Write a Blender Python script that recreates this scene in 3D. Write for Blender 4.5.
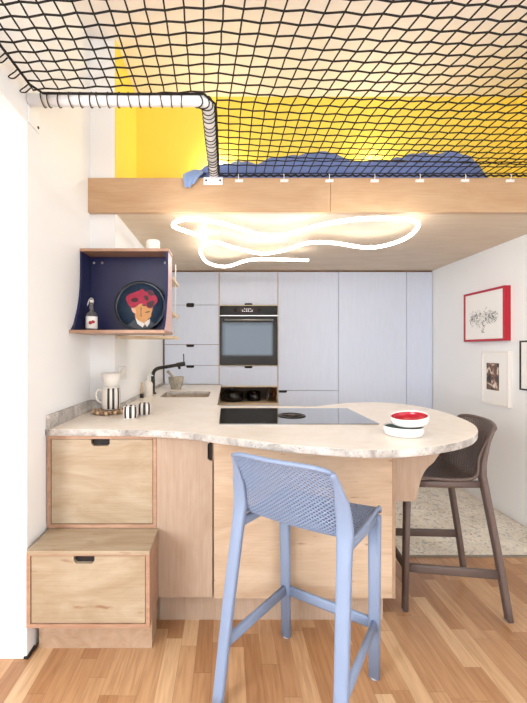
import bpy, bmesh, math, random
from mathutils import Vector, Matrix
for o in list(bpy.data.objects):
    bpy.data.objects.remove(o)
random.seed(7)
PI = math.pi
S = bpy.context.scene
COL = S.collection

# ------------------------------------------------------------------ camera
CAMZ = 1.28
cam = bpy.data.objects.new('camera', bpy.data.cameras.new('camera'))
COL.objects.link(cam)
cam.location = (0, 0, CAMZ)
cam.rotation_euler = (PI/2, 0, 0)
cam.data.sensor_fit = 'HORIZONTAL'
cam.data.sensor_width = 36.0
cam.data.lens = 36.0*400/527
cam.data.shift_x = 35.5/527
cam.data.shift_y = -1.5/527
cam.data.clip_start = 0.02
S.camera = cam

# ------------------------------------------------------------------ world, exposure, large lights
W = bpy.data.worlds.new('world'); S.world = W
W.use_nodes = True
W.node_tree.nodes['Background'].inputs[0].default_value = (0.62, 0.80, 1.0, 1)
W.node_tree.nodes['Background'].inputs[1].default_value = 1.2
S.view_settings.view_transform = 'Standard'
S.view_settings.look = 'None'
S.view_settings.gamma = 1
S.view_settings.use_curve_mapping = False
S.view_settings.exposure = 0.98

def area(name, loc, rot, sx, sy, power, col):
    l = bpy.data.lights.new(name, 'AREA')
    l.shape = 'RECTANGLE'; l.size = sx; l.size_y = sy
    l.energy = power; l.color = col
    o = bpy.data.objects.new(name, l); COL.objects.link(o)
    o.location = loc; o.rotation_euler = rot
    return o
# daylight outside the rear window, then a fill behind an added right-wall window
area('daylight_rear', (0.65, -5.14, 1.65), (PI/2, 0, 0), 1.9, 1.3, 30, (0.80, 0.89, 1.0))
area('fill_side', (2.42, -1.15, 1.65), (0, PI/2, 0), 1.9, 2.1, 36, (1.0, 0.98, 0.95))
# fill light put in to brighten the right wall, through an added hall window
area('fill_hall', (-2.62, -1.8, 1.6), (0, -PI/2, 0), 1.9, 2.8, 178, (0.93, 0.965, 1.0))

# ------------------------------------------------------------------ materials
def lin(h):
    h = h.lstrip('#')
    c = [int(h[i:i+2], 16)/255 for i in (0, 2, 4)]
    return tuple(v/12.92 if v <= 0.04045 else ((v+0.055)/1.055)**2.4 for v in c) + (1,)

def new_mat(name):
    m = bpy.data.materials.new(name); m.use_nodes = True
    nt = m.node_tree
    return m, nt, nt.nodes, nt.links, nt.nodes['Principled BSDF']

def plain(name, col, rough=0.5, metal=0.0, var=0.04, scale=12, bump=0.0, spec=0.5, coat=0.0):
    m, nt, N, L, P = new_mat(name)
    tc = N.new('ShaderNodeTexCoord'); no = N.new('ShaderNodeTexNoise')
    no.inputs['Scale'].default_value = scale; no.inputs['Detail'].default_value = 4
    L.new(tc.outputs['Object'], no.inputs['Vector'])
    mx = N.new('ShaderNodeMix'); mx.data_type = 'RGBA'
    c = lin(col)
    mx.inputs[6].default_value = tuple(max(0, v*(1-var)) for v in c[:3])+(1,)
    mx.inputs[7].default_value = tuple(min(1, v*(1+var)) for v in c[:3])+(1,)
    L.new(no.outputs['Fac'], mx.inputs[0]); L.new(mx.outputs[2], P.inputs['Base Color'])
    P.inputs['Roughness'].default_value = rough; P.inputs['Metallic'].default_value = metal
    P.inputs['Specular IOR Level'].default_value = spec
    P.inputs['Coat Weight'].default_value = coat
    if bump:
        b = N.new('ShaderNodeBump'); b.inputs['Strength'].default_value = bump; b.inputs['Distance'].default_value = 0.002
        L.new(no.outputs['Fac'], b.inputs['Height']); L.new(b.outputs['Normal'], P.inputs['Normal'])
    return m

def ply(name, light, dark, axis='X', rough=0.42, fleck=True, spread=1.0, contrast=1.0, fibre=0.7):
    """birch plywood veneer: long soft cathedral grain along one axis plus short dark flecks"""
    m, nt, N, L, P = new_mat(name)
    tc = N.new('ShaderNodeTexCoord'); oi = N.new('ShaderNodeObjectInfo')
    off = N.new('ShaderNodeVectorMath'); off.operation = 'SCALE'; off.inputs[0].default_value = (7.1, 3.3, 5.7)
    L.new(oi.outputs['Random'], off.inputs['Scale'])
    ad = N.new('ShaderNodeVectorMath'); ad.operation = 'ADD'
    L.new(tc.outputs['Object'], ad.inputs[0]); L.new(off.outputs[0], ad.inputs[1])
    mp = N.new('ShaderNodeMapping')
    k = {'X': (2.3, 8, 8), 'Y': (8, 2.3, 8), 'Z': (8, 8, 2.3)}[axis]
    mp.inputs['Scale'].default_value = tuple(v*spread for v in k)
    L.new(ad.outputs[0], mp.inputs['Vector'])
    n1 = N.new('ShaderNodeTexNoise'); n1.inputs['Scale'].default_value = 1.0; n1.inputs['Detail'].default_value = 6
    n1.inputs['Roughness'].default_value = 0.55; n1.inputs['Distortion'].default_value = 1.9
    L.new(mp.outputs[0], n1.inputs['Vector'])
    r1 = N.new('ShaderNodeValToRGB')
    r1.color_ramp.elements[0].position = 0.5-0.24/contrast; r1.color_ramp.elements[0].color = lin(dark)
    r1.color_ramp.elements[1].position = 0.5+0.2/contrast; r1.color_ramp.elements[1].color = lin(light)
    L.new(n1.outputs['Fac'], r1.inputs['Fac'])
    # fine fibre
    mp2 = N.new('ShaderNodeMapping')
    k2 = {'X': (6, 160, 160), 'Y': (160, 6, 160), 'Z': (160, 160, 6)}[axis]
    mp2.inputs['Scale'].default_value = k2
    L.new(ad.outputs[0], mp2.inputs['Vector'])
    n2 = N.new('ShaderNodeTexNoise'); n2.inputs['Scale'].default_value = 1.0; n2.inputs['Detail'].default_value = 2
    L.new(mp2.outputs[0], n2.inputs['Vector'])
    mul = N.new('ShaderNodeMix'); mul.data_type = 'RGBA'; mul.blend_type = 'MULTIPLY'
    r2 = N.new('ShaderNodeValToRGB')
    r2.color_ramp.elements[0].position = 0.25; r2.color_ramp.elements[0].color = (0.86, 0.82, 0.78, 1)
    r2.color_ramp.elements[1].position = 0.6; r2.color_ramp.elements[1].color = (1, 1, 1, 1)
    L.new(n2.outputs['Fac'], r2.inputs['Fac'])
    mul.inputs[0].default_value = fibre
    L.new(r1.outputs[0], mul.inputs[6]); L.new(r2.outputs[0], mul.inputs[7])
    out = mul.outputs[2]
    if fleck:
        mp3 = N.new('ShaderNodeMapping')
        k3 = {'X': (5.5, 26, 26), 'Y': (26, 5.5, 26), 'Z': (26, 26, 5.5)}[axis]
        mp3.inputs['Scale'].default_value = k3
        L.new(ad.outputs[0], mp3.inputs['Vector'])
        n3 = N.new('ShaderNodeTexNoise'); n3.inputs['Scale'].default_value = 1.6; n3.inputs['Detail'].default_value = 3
        L.new(mp3.outputs[0], n3.inputs['Vector'])
        r3 = N.new('ShaderNodeValToRGB')
        r3.color_ramp.elements[0].position = 0.665; r3.color_ramp.elements[0].color = (0, 0, 0, 1)
        r3.color_ramp.elements[1].position = 0.75; r3.color_ramp.elements[1].color = (0.6, 0.6, 0.6, 1)
        L.new(n3.outputs['Fac'], r3.inputs['Fac'])
        fm = N.new('ShaderNodeMix'); fm.data_type = 'RGBA'
        L.new(r3.outputs[0], fm.inputs[0]); L.new(out, fm.inputs[6]); fm.inputs[7].default_value = lin('#7d4a2c')
        out = fm.outputs[2]
    L.new(out, P.inputs['Base Color'])
    P.inputs['Roughness'].default_value = rough
    return m

def granite(name, base, spk, dark, amount, rough):
    m, nt, N, L, P = new_mat(name)
    tc = N.new('ShaderNodeTexCoord')
    n1 = N.new('ShaderNodeTexNoise'); n1.inputs['Scale'].default_value = 9; n1.inputs['Detail'].default_value = 8; n1.inputs['Roughness'].default_value = 0.7
    n1.inputs['Distortion'].default_value = 0.8
    L.new(tc.outputs['Object'], n1.inputs['Vector'])
    r1 = N.new('ShaderNodeValToRGB')
    r1.color_ramp.elements[0].position = 0.36; r1.color_ramp.elements[0].color = lin(spk)
    r1.color_ramp.elements[1].position = 0.36+amount; r1.color_ramp.elements[1].color = lin(base)
    L.new(n1.outputs['Fac'], r1.inputs['Fac'])
    n2 = N.new('ShaderNodeTexNoise'); n2.inputs['Scale'].default_value = 130; n2.inputs['Detail'].default_value = 3
    L.new(tc.outputs['Object'], n2.inputs['Vector'])
    r2 = N.new('ShaderNodeValToRGB')
    r2.color_ramp.elements[0].position = 0.60; r2.color_ramp.elements[0].color = (0, 0, 0, 1)
    r2.color_ramp.elements[1].position = 0.74; r2.color_ramp.elements[1].color = (1, 1, 1, 1)
    L.new(n2.outputs['Fac'], r2.inputs['Fac'])
    mx = N.new('ShaderNodeMix'); mx.data_type = 'RGBA'
    L.new(r2.outputs[0], mx.inputs[0]); L.new(r1.outputs[0], mx.inputs[6]); mx.inputs[7].default_value = lin(dark)
    L.new(mx.outputs[2], P.inputs['Base Color'])
    P.inputs['Roughness'].default_value = rough
    return m

def floor_mat():
    m, nt, N, L, P = new_mat('oak_strip_parquet')
    tc = N.new('ShaderNodeTexCoord'); sp = N.new('ShaderNodeSeparateXYZ')
    L.new(tc.outputs['Object'], sp.inputs[0])
    def math_(op, a, b=None):
        n = N.new('ShaderNodeMath'); n.operation = op
        for i, v in enumerate((a, b)):
            if v is None: continue
            if isinstance(v, (int, float)): n.inputs[i].default_value = v
            else: L.new(v, n.inputs[i])
        return n.outputs[0]
    u = math_('DIVIDE', sp.outputs[0], 0.068)
    row = math_('FLOOR', u)
    wr = N.new('ShaderNodeTexWhiteNoise'); wr.noise_dimensions = '1D'; L.new(row, wr.inputs['W'])
    v = math_('DIVIDE', sp.outputs[1], 0.46)
    v2 = math_('ADD', v, math_('MULTIPLY', wr.outputs['Value'], 7.3))
    st = math_('FLOOR', v2)
    cx = N.new('ShaderNodeCombineXYZ'); L.new(row, cx.inputs[0]); L.new(st, cx.inputs[1])
    wn = N.new('ShaderNodeTexWhiteNoise'); wn.noise_dimensions = '3D'; L.new(cx.outputs[0], wn.inputs['Vector'])
    rp = N.new('ShaderNodeValToRGB')
    e = rp.color_ramp.elements
    e[0].position = 0; e[0].color = lin('#a87b54')
    e[1].position = 1; e[1].color = lin('#dab78f')
    for p, c in ((0.25, '#b58860'), (0.5, '#bf946c'), (0.8, '#caa27a')):
        x = e.new(p); x.color = lin(c)
    L.new(wn.outputs['Value'], rp.inputs['Fac'])
    # grain, shifted per stave
    ad = N.new('ShaderNodeVectorMath'); ad.operation = 'ADD'
    sc = N.new('ShaderNodeVectorMath'); sc.operation = 'SCALE'; sc.inputs['Scale'].default_value = 3.0
    L.new(wn.outputs['Color'], sc.inputs[0]); L.new(tc.outputs['Object'], ad.inputs[0]); L.new(sc.outputs[0], ad.inputs[1])
    mp = N.new('ShaderNodeMapping'); mp.inputs['Scale'].default_value = (75, 5, 1); L.new(ad.outputs[0], mp.inputs['Vector'])
    ng = N.new('ShaderNodeTexNoise'); ng.inputs['Scale'].default_value = 1; ng.inputs['Detail'].default_value = 5; ng.inputs['Distortion'].default_value = 0.6
    L.new(mp.outputs[0], ng.inputs['Vector'])
    rg = N.new('ShaderNodeValToRGB')
    rg.color_ramp.elements[0].position = 0.3; rg.color_ramp.elements[0].color = (0.80, 0.74, 0.68, 1)
    rg.color_ramp.elements[1].position = 0.62; rg.color_ramp.elements[1].color = (1.04, 1.02, 1.0, 1)
    L.new(ng.outputs['Fac'], rg.inputs['Fac'])
    mu = N.new('ShaderNodeMix'); mu.data_type = 'RGBA'; mu.blend_type = 'MULTIPLY'; mu.inputs[0].default_value = 1
    L.new(rp.outputs[0], mu.inputs[6]); L.new(rg.outputs[0], mu.inputs[7])
    # joints
    fu = math_('FRACT', u); fv = math_('FRACT', v2)
    j1 = math_('LESS_THAN', fu, 0.022); j2 = math_('LESS_THAN', fv, 0.004)
    j = math_('MULTIPLY', math_('MAXIMUM', j1, j2), 0.5)
    mj = N.new('ShaderNodeMix'); mj.data_type = 'RGBA'
    L.new(j, mj.inputs[0]); L.new(mu.outputs[2], mj.inputs[6]); mj.inputs[7].default_value = lin('#6a4126')
    L.new(mj.outputs[2], P.inputs['Base Color'])
    P.inputs['Roughness'].default_value = 0.33
    return m

def rug_mat():
    m, nt, N, L, P = new_mat('distressed_wool_rug')
    tc = N.new('ShaderNodeTexCoord')
    def noise(s, d, dist=0.0, off=(0, 0, 0)):
        mp = N.new('ShaderNodeMapping'); mp.inputs['Location'].default_value = off
        L.new(tc.outputs['Object'], mp.inputs['Vector'])
        n = N.new('ShaderNodeTexNoise'); n.inputs['Scale'].default_value = s; n.inputs['Detail'].default_value = d
        n.inputs['Distortion'].default_value = dist; L.new(mp.outputs[0], n.inputs['Vector']); return n.outputs['Fac']
    def ramp(f, a, b, ca, cb):
        r = N.new('ShaderNodeValToRGB'); r.color_ramp.elements[0].position = a; r.color_ramp.elements[1].position = b
        r.color_ramp.elements[0].color = ca; r.color_ramp.elements[1].color = cb; L.new(f, r.inputs['Fac']); return r.outputs[0]
    def mix(f, a, b):
        x = N.new('ShaderNodeMix'); x.data_type = 'RGBA'; L.new(f, x.inputs[0]); L.new(a, x.inputs[6])
        if isinstance(b, tuple): x.inputs[7].default_value = b
        else: L.new(b, x.inputs[7])
        return x.outputs[2]
    K = (0, 0, 0, 1); Wt = (1, 1, 1, 1)
    base = ramp(noise(5, 6), 0.35, 0.65, lin('#ddd4c2'), lin('#f2ebdc'))
    c1 = mix(ramp(noise(16, 7, 2.5), 0.54, 0.66, K, (0.65,)*3+(1,)), base, lin('#9a9ba0'))
    c2 = mix(ramp(noise(20, 6, 2.0, (4, 2, 1)), 0.60, 0.68, K, (0.7,)*3+(1,)), c1, lin('#a3765c'))
    c3 = mix(ramp(noise(24, 5, 3.5, (9, 1, 3)), 0.62, 0.68, K, (0.7,)*3+(1,)), c2, lin('#62626b'))
    L.new(c3, P.inputs['Base Color']); P.inputs['Roughness'].default_value = 0.95
    return m

def emit(name, col, strength):
    m, nt, N, L, P = new_mat(name)
    P.inputs['Base Color'].default_value = (0.9, 0.9, 0.9, 1)
    P.inputs['Emission Color'].default_value = col
    P.inputs['Emission Strength'].default_value = strength
    return m

def pane_mat():
    m, nt, N, L, P = new_mat('window_glass')
    t = N.new('ShaderNodeBsdfTransparent'); g = N.new('ShaderNodeBsdfGlossy'); g.inputs['Roughness'].default_value = 0.02
    x = N.new('ShaderNodeMixShader'); x.inputs[0].default_value = 0.06
    L.new(t.outputs[0], x.inputs[1]); L.new(g.outputs[0], x.inputs[2])
    L.new(x.outputs[0], N['Material Output'].inputs['Surface'])
    return m

def glass_mat(name, col, rough=0.03):
    m, nt, N, L, P = new_mat(name)
    P.inputs['Base Color'].default_value = lin(col); P.inputs['Transmission Weight'].default_value = 0.9
    P.inputs['Roughness'].default_value = rough; P.inputs['IOR'].default_value = 1.45
    return m

def art_mat(name, kind):
    m, nt, N, L, P = new_mat(name)
    tc = N.new('ShaderNodeTexCoord')
    def noise(s, d, dist=0.0, off=0):
        mp = N.new('ShaderNodeMapping'); mp.inputs['Location'].default_value = (off, off*1.7, off*.6)
        L.new(tc.outputs['Object'], mp.inputs['Vector'])
        n = N.new('ShaderNodeTexNoise'); n.inputs['Scale'].default_value = s; n.inputs['Detail'].default_value = d
        n.inputs['Distortion'].default_value = dist; L.new(mp.outputs[0], n.inputs['Vector']); return n.outputs['Fac']
    def ramp(f, stops):
        r = N.new('ShaderNodeValToRGB'); e = r.color_ramp.elements
        e[0].position, e[0].color = stops[0][0], lin(stops[0][1]); e[1].position, e[1].color = stops[-1][0], lin(stops[-1][1])
        for p, c in stops[1:-1]:
            x = e.new(p); x.color = lin(c)
        L.new(f, r.inputs['Fac']); return r.outputs[0]
    if kind == 'photo':
        a = ramp(noise(19, 3, 0.6, 2), [(0.34, '#241c18'), (0.47, '#5c4a40'), (0.56, '#84563f'), (0.66, '#e8d9c4')])
        L.new(a, P.inputs['Base Color'])
    else:
        a = ramp(noise(16, 4, 1.5, 5), [(0.42, '#f4f1ec'), (0.62, '#d6d2cc')])
        L.new(a, P.inputs['Base Color'])
    P.inputs['Roughness'].default_value = 0.3
    return m

M = {}
M['wall'] = plain('warm_white_paint', '#f4f4f3', 0.75, var=0.012, scale=5, bump=0.06)
M['ceil'] = plain('white_ceiling_paint', '#f7f1ec', 0.8, var=0.01, scale=5)
M['yellow'] = plain('yellow_wall_paint', '#ffe25e', 0.7, var=0.02, scale=4)
M['floor'] = floor_mat()
M['rug'] = rug_mat()
M['rug_edge'] = plain('rug_binding', '#8d8478', 0.95, var=0.2, scale=60)
M['ply_x'] = ply('birch_ply_horizontal', '#b6a58d', '#9f886b', 'X')
M['ply_z'] = ply('birch_ply_upright', '#b7a18d', '#ac927d', 'Z', fleck=False, spread=1.5, contrast=0.8)
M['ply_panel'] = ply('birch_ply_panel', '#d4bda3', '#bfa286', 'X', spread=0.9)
M['ply_beam'] = ply('birch_ply_beam', '#c9a985', '#bc9772', 'X', spread=0.7, fleck=False)
M['ply_soffit'] = ply('birch_ply_soffit', '#e6d3ba', '#dac4a6', 'X', spread=0.6, fleck=False)
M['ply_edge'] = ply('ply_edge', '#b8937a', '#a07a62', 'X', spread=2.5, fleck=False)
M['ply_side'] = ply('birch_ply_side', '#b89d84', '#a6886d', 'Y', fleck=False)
M['ply_pale'] = ply('pale_ply', '#ecd9ba', '#dcc29b', 'Y', fleck=False)
M['blue_door'] = ply('pale_blue_stained_veneer', '#dae1f0', '#d3dcee', 'Z', rough=0.5, fleck=False, spread=2.0, contrast=0.6, fibre=0.25)
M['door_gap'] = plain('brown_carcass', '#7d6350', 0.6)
M['stone'] = granite('granite_top', '#f4ece0', '#ece1d2', '#dfd2bf', 0.22, 0.28)
M['stone_edge'] = granite('granite_edge', '#d6cfc8', '#8f8983', '#57514e', 0.26, 0.65)
M['dark'] = plain('dark_recess', '#1d1613', 0.7)  # near-black; behind the finger notches it stands in for shade
M['black_glass'] = plain('black_glass', '#0b0a0a', 0.04, var=0, spec=0.4)
M['basin'] = granite('beige_composite', '#c4b299', '#ab987f', '#8c7a64', 0.2, 0.5)
M['hob_glass'] = plain('hob_glass', '#15130f', 0.05, var=0, spec=1.0, coat=1.0)
M['hob_glass'].node_tree.nodes['Principled BSDF'].inputs['IOR'].default_value = 2.1
M['oven_trim'] = plain('dark_bronze_trim', '#3a2c24', 0.25, metal=0.6)
M['oven_glass'] = plain('oven_window_glass', '#07080a', 0.04, var=0, spec=0.5)
M['steel'] = plain('brushed_steel', '#c4c0bb', 0.3, metal=1.0)
M['copper'] = plain('copper', '#c9875c', 0.25, metal=1.0)
M['cast_iron'] = plain('black_enamel', '#16110f', 0.2, var=0.1)
M['black_metal'] = plain('matt_black_metal', '#1a1817', 0.38)
M['white_metal'] = plain('white_steel_tube', '#f5f7fa', 0.35)
M['cord'] = plain('black_cord', '#16120f', 0.8, var=0.1)
M['white_plastic'] = plain('white_plastic', '#efece6', 0.4, var=0.01)
M['led'] = emit('white_led_tube', (1.0, 0.96, 0.90, 1), 5.6)
M['glow'] = emit('warm_lamp_bulb', (1.0, 0.86, 0.66, 1), 125)
M['blue_plastic'] = plain('periwinkle_blue_plastic', '#8393af', 0.5, var=0.02)
M['brown_plastic'] = plain('dark_brown_plastic', '#655650', 0.5, var=0.04)
M['foot'] = plain('pale_foot_pad', '#b9bcc6', 0.6)
M['navy'] = plain('navy_lacquer', '#181c4a', 0.3, var=0.03)
M['lilac'] = plain('pale_pink_lacquer', '#dcb9b4', 0.4, var=0.02)
M['white_ceramic'] = plain('speckled_white_ceramic', '#e9e3da', 0.35, var=0.05, scale=160)
M['black_glaze'] = plain('black_glaze', '#26211f', 0.35)
M['gloss_white'] = plain('gloss_white_bowl', '#f1ece6', 0.15, var=0.01)
M['gloss_red'] = plain('gloss_red_glaze', '#b3112b', 0.2, var=0.03)
M['gloss_green'] = plain('grey_green_glaze', '#5d736b', 0.2, var=0.03)
M['red_frame'] = plain('red_lacquer', '#b5122a', 0.3, var=0.03)
M['white_frame'] = plain('white_frame', '#f0ebe3', 0.5, var=0.01)
M['black_frame'] = plain('black_frame', '#231f1d', 0.4)
M['paper'] = plain('white_paper', '#f6f3ee', 0.7, var=0.01)
M['ink'] = plain('black_ink', '#3a3532', 0.7)
M['photo'] = art_mat('dark_photo_print', 'photo')
M['sketch'] = art_mat('pale_print', 'sketch')
M['blanket'] = plain('blue_cotton', '#6f86bf', 0.9, var=0.35, scale=6)
M['denim'] = plain('pale_blue_cotton', '#8aa3cf', 0.9, var=0.15, scale=30)
M['stonegrey'] = granite('grey_stone', '#bdb4a5', '#8f8779', '#6d665c', 0.2, 0.7)
M['wood_bead'] = plain('wood_bead', '#d2b08a', 0.5, var=0.2, scale=40)
M['wood_bead_dark'] = plain('dark_wood_bead', '#8a705a', 0.5, var=0.2, scale=40)
M['bottle_glass'] = glass_mat('bottle_glass', '#e7e4e2')
M['plate_dark'] = plain('dark_blue_plate', '#1c2430', 0.25, var=0.1)
M['plate_face'] = plain('slate_blue_glaze', '#34455a', 0.3, var=0.25, scale=9)
M['hair'] = plain('crimson_hair', '#a80d3c', 0.45, var=0.6, scale=35)
M['hair_dark'] = plain('dark_hair_lock', '#3b0c1a', 0.45, var=0.3, scale=35)
M['skin'] = plain('ochre_skin', '#d69a5c', 0.5, var=0.15, scale=30)
M['skin_light'] = plain('pale_skin', '#ecb99a', 0.5, var=0.1, scale=30)
M['collar'] = plain('white_collar', '#ece7e2', 0.5)
M['jacket'] = plain('dark_jacket', '#222c36', 0.4, var=0.2)
M['berry'] = plain('red_berry', '#b02020', 0.4, var=0.2)
M['pane'] = pane_mat()
M['lcd'] = emit('oven_display', (0.75, 0.85, 1.0, 1), 0.35)

# ------------------------------------------------------------------ helpers
def link_mesh(name, bm, mat, smooth=False):
    me = bpy.data.meshes.new(name)
    bmesh.ops.recalc_face_normals(bm, faces=bm.faces)
    bm.to_mesh(me); bm.free()
    mats = mat if isinstance(mat, (list, tuple)) else [mat]
    for k in mats: me.materials.append(M[k] if isinstance(k, str) else k)
    if smooth:
        for p in me.polygons: p.use_smooth = True
    o = bpy.data.objects.new(name, me); COL.objects.link(o)
    return o

def thing(name, label, cat, loc, rotz=0.0, group=None):
    o = bpy.data.objects.new(name, None); COL.objects.link(o)
    o.empty_display_size = 0.05
    o.location = loc; o.rotation_euler = (0, 0, rotz)
    o['label'] = label; o['category'] = cat
    if group: o['group'] = group
    return o

def tag(o, label, cat, group=None):
    o['label'] = label; o['category'] = cat
    if group: o['group'] = group
    return o

def part(name, bm, mat, parent, smooth=False, world=True, label=None):
    """a mesh under its thing; meshes are laid out in world metres unless world=False"""
    if world:
        base = Vector((0, 0, 0)); p = parent
        while p is not None:
            base += p.location; p = p.parent
        bmesh.ops.translate(bm, verts=bm.verts, vec=-base)
    o = link_mesh(name, bm, mat, smooth)
    o.parent = parent
    if label: o['label'] = label
    return o

def single(name, bm, mat, label, cat, group=None, smooth=False):
    """a thing that is one mesh: origin moved to the middle of its base"""
    xs = [v.co.x for v in bm.verts]; ys = [v.co.y for v in bm.verts]; zs = [v.co.z for v in bm.verts]
    c = Vector(((min(xs)+max(xs))/2, (min(ys)+max(ys))/2, min(zs)))
    bmesh.ops.translate(bm, verts=bm.verts, vec=-c)
    o = link_mesh(name, bm, mat, smooth); o.location = c
    return tag(o, label, cat, group)

def struct(name, bm, mat, parent=None, smooth=False):
    o = link_mesh(name, bm, mat, smooth)
    o['kind'] = 'structure'
    return o

def bx(x0, x1, y0, y1, z0, z1, bm=None, bev=0.0):
    bm = bm or bmesh.new()
    r = bmesh.ops.create_cube(bm, size=1.0)
    vs = r['verts']
    for v in vs:
        v.co = Vector(((x0+x1)/2 + v.co.x*(x1-x0), (y0+y1)/2 + v.co.y*(y1-y0), (z0+z1)/2 + v.co.z*(z1-z0)))
    if bev:
        es = {e for v in vs for e in v.link_edges}
        bmesh.ops.bevel(bm, geom=list(es), offset=bev, segments=2, affect='EDGES', profile=0.5)
    return bm

def prism(pts, axis, a0, a1, bm=None, mats=None):
    """extrude a 2D outline; axis 'Y': pts are (x,z); 'Z': (x,y); 'X': (y,z)"""
    bm = bm or bmesh.new()
    def mk(p, a):
        return {'Y': (p[0], a, p[1]), 'Z': (p[0], p[1], a), 'X': (a, p[0], p[1])}[axis]
    A = [bm.verts.new(mk(p, a0)) for p in pts]; B = [bm.verts.new(mk(p, a1)) for p in pts]
    n = len(pts)
    f0 = bm.faces.new(A); f1 = bm.faces.new(B[::-1])
    for i in range(n):
        bm.faces.new((A[i], B[i], B[(i+1) % n], A[(i+1) % n]))
    return bm

def lathe(prof, c=(0, 0, 0), seg=32, bm=None):
    """revolve (r, z) points round a vertical axis at c"""
    bm = bm or bmesh.new()
    rings = []
    for r, z in prof:
        if r < 1e-6:
            rings.append([bm.verts.new((c[0], c[1], c[2]+z))])
        else:
            rings.append([bm.verts.new((c[0]+r*math.cos(2*PI*i/seg), c[1]+r*math.sin(2*PI*i/seg), c[2]+z)) for i in range(seg)])
    for a, b in zip(rings, rings[1:]):
        for i in range(seg):
            j = (i+1) % seg
            q = [a[i % len(a)], a[j % len(a)], b[j % len(b)], b[i % len(b)]]
            u = []
            for v in q:
                if v not in u: u.append(v)
            if len(u) >= 3: bm.faces.new(u)
    return bm

def tube(path, r, seg=8, bm=None, closed=False, rx=None, up=None):
    """sweep a circle (or an r x rx rectangle-ish superellipse when rx given) along a path"""
    bm = bm or bmesh.new()
    P = [Vector(p) for p in path]; n = len(P)
    rad = r if isinstance(r, (list, tuple)) else [r]*n
    rings = []
    prev = None
    for i in range(n):
        if closed: t = P[(i+1) % n]-P[i-1]
        else: t = P[min(i+1, n-1)]-P[max(i-1, 0)]
        t.normalize()
        if up is not None:
            a = Vector(up).cross(t)
            if a.length < 1e-4: a = Vector((1, 0, 0))
            a.normalize()
        elif prev is None:
            a = t.orthogonal().normalized()
        else:
            a = (prev - t*prev.dot(t)).normalized()
        prev = a
        b = t.cross(a)
        ring = []
        for k in range(seg):
            th = 2*PI*(k+0.5)/seg
            ca, sa = math.cos(th), math.sin(th)
            if rx is None:
                ring.append(bm.verts.new(P[i] + a*(rad[i]*ca) + b*(rad[i]*sa)))
            else:
                q = 0.45
                ex = math.copysign(abs(ca)**q, ca); ey = math.copysign(abs(sa)**q, sa)
                rxx = rx[i] if isinstance(rx, (list, tuple)) else rx
                ring.append(bm.verts.new(P[i] + a*(rxx*ex) + b*(rad[i]*ey)))
        rings.append(ring)
    m = n if closed else n-1
    for i in range(m):
        A, B = rings[i], rings[(i+1) % n]
        for k in range(seg):
            bm.faces.new((A[k], A[(k+1) % seg], B[(k+1) % seg], B[k]))
    if not closed:
        bm.faces.new(rings[0][::-1]); bm.faces.new(rings[-1])
    return bm

def catmull(pts, k=8, closed=False):
    P = [Vector(p) for p in pts]; n = len(P); out = []
    for i in range(n if closed else n-1):
        if closed: p0, p1, p2, p3 = P[i-1], P[i], P[(i+1) % n], P[(i+2) % n]
        else: p0, p1, p2, p3 = P[max(i-1, 0)], P[i], P[i+1], P[min(i+2, n-1)]
        for j in range(k):
            t = j/k
            out.append(0.5*((2*p1) + (p2-p0)*t + (2*p0-5*p1+4*p2-p3)*t*t + (3*p1-p0-3*p2+p3)*t**3))
    if not closed: out.append(P[-1])
    return out

def notched(x0, x1, z0, z1, top=None, bottom=None, right=None, left=None, w=0.085, d=0.026, r=0.01):
    """front panel outline with a finger notch cut in an edge; values place the notch middle along the edge"""
    p = [(x0, z0)]
    if bottom is not None:
        c = bottom
        p += [(c-w/2, z0), (c-w/2, z0+d-r), (c-w/2+r, z0+d), (c+w/2-r, z0+d), (c+w/2, z0+d-r), (c+w/2, z0)]
    p.append((x1, z0))
    if right is not None:
        c = right
        p += [(x1, c-w/2), (x1-d+r, c-w/2), (x1-d, c-w/2+r), (x1-d, c+w/2-r), (x1-d+r, c+w/2), (x1, c+w/2)]
    p.append((x1, z1))
    if top is not None:
        c = top
        p += [(c+w/2, z1), (c+w/2, z1-d+r), (c+w/2-r, z1-d), (c-w/2+r, z1-d), (c-w/2, z1-d+r), (c-w/2, z1)]
    p.append((x0, z1))
    if left is not None:
        c = left
        p += [(x0, c+w/2), (x0+d-r, c+w/2), (x0+d, c+w/2-r), (x0+d, c-w/2+r), (x0+d-r, c-w/2), (x0, c-w/2)]
    return p

# ------------------------------------------------------------------ room shell
XL, XJ, XR = -0.834, -0.684, 2.15         # left wall, left wall behind the jog, right wall
YP, YJ = 1.659, 2.42                       # pillar face, jog
ZC, ZS = 3.155, 2.115                      # ceiling, underside of the loft
YB = 4.2                                   # fronts of the tall cabinets
struct('floor', bx(-2.5, 2.3, -5.0, 4.9, -0.08, 0.0), 'floor')
struct('ceiling', bx(-2.5, 2.3, -5.0, 4.9, ZC, ZC+0.08), 'ceil')
def wall_with_window(name, axis, lo, hi, wlo, whi, z0, z1, p0, p1):
    b = bmesh.new()
    for a0, a1, c0, c1 in ((lo, wlo, 0, ZC), (whi, hi, 0, ZC), (wlo, whi, 0, z0), (wlo, whi, z1, ZC)):
        if axis == 'X': bx(a0, a1, p0, p1, c0, c1, b)
        else: bx(p0, p1, a0, a1, c0, c1, b)
    struct(name, b, 'wall')
wall_with_window('wall_right', 'Y', -5.0, 4.9, -2.2, -0.1, 0.7, 2.6, XR, XR+0.12)
wall_with_window('wall_rear', 'X', -2.5, XR, -0.25, 1.55, 1.05, 2.25, -5.0, -4.9)
wall_with_window('wall_hall', 'Y', -4.9, YP, -3.2, -0.4, 0.65, 2.55, -2.5, -2.4)
struct('wall_back', bx(XJ, XR, 4.78, 4.9, 0, ZS), 'wall')
struct('wall_left', bx(-2.4, XL, YP, YJ, 0, ZC), 'wall')
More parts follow.
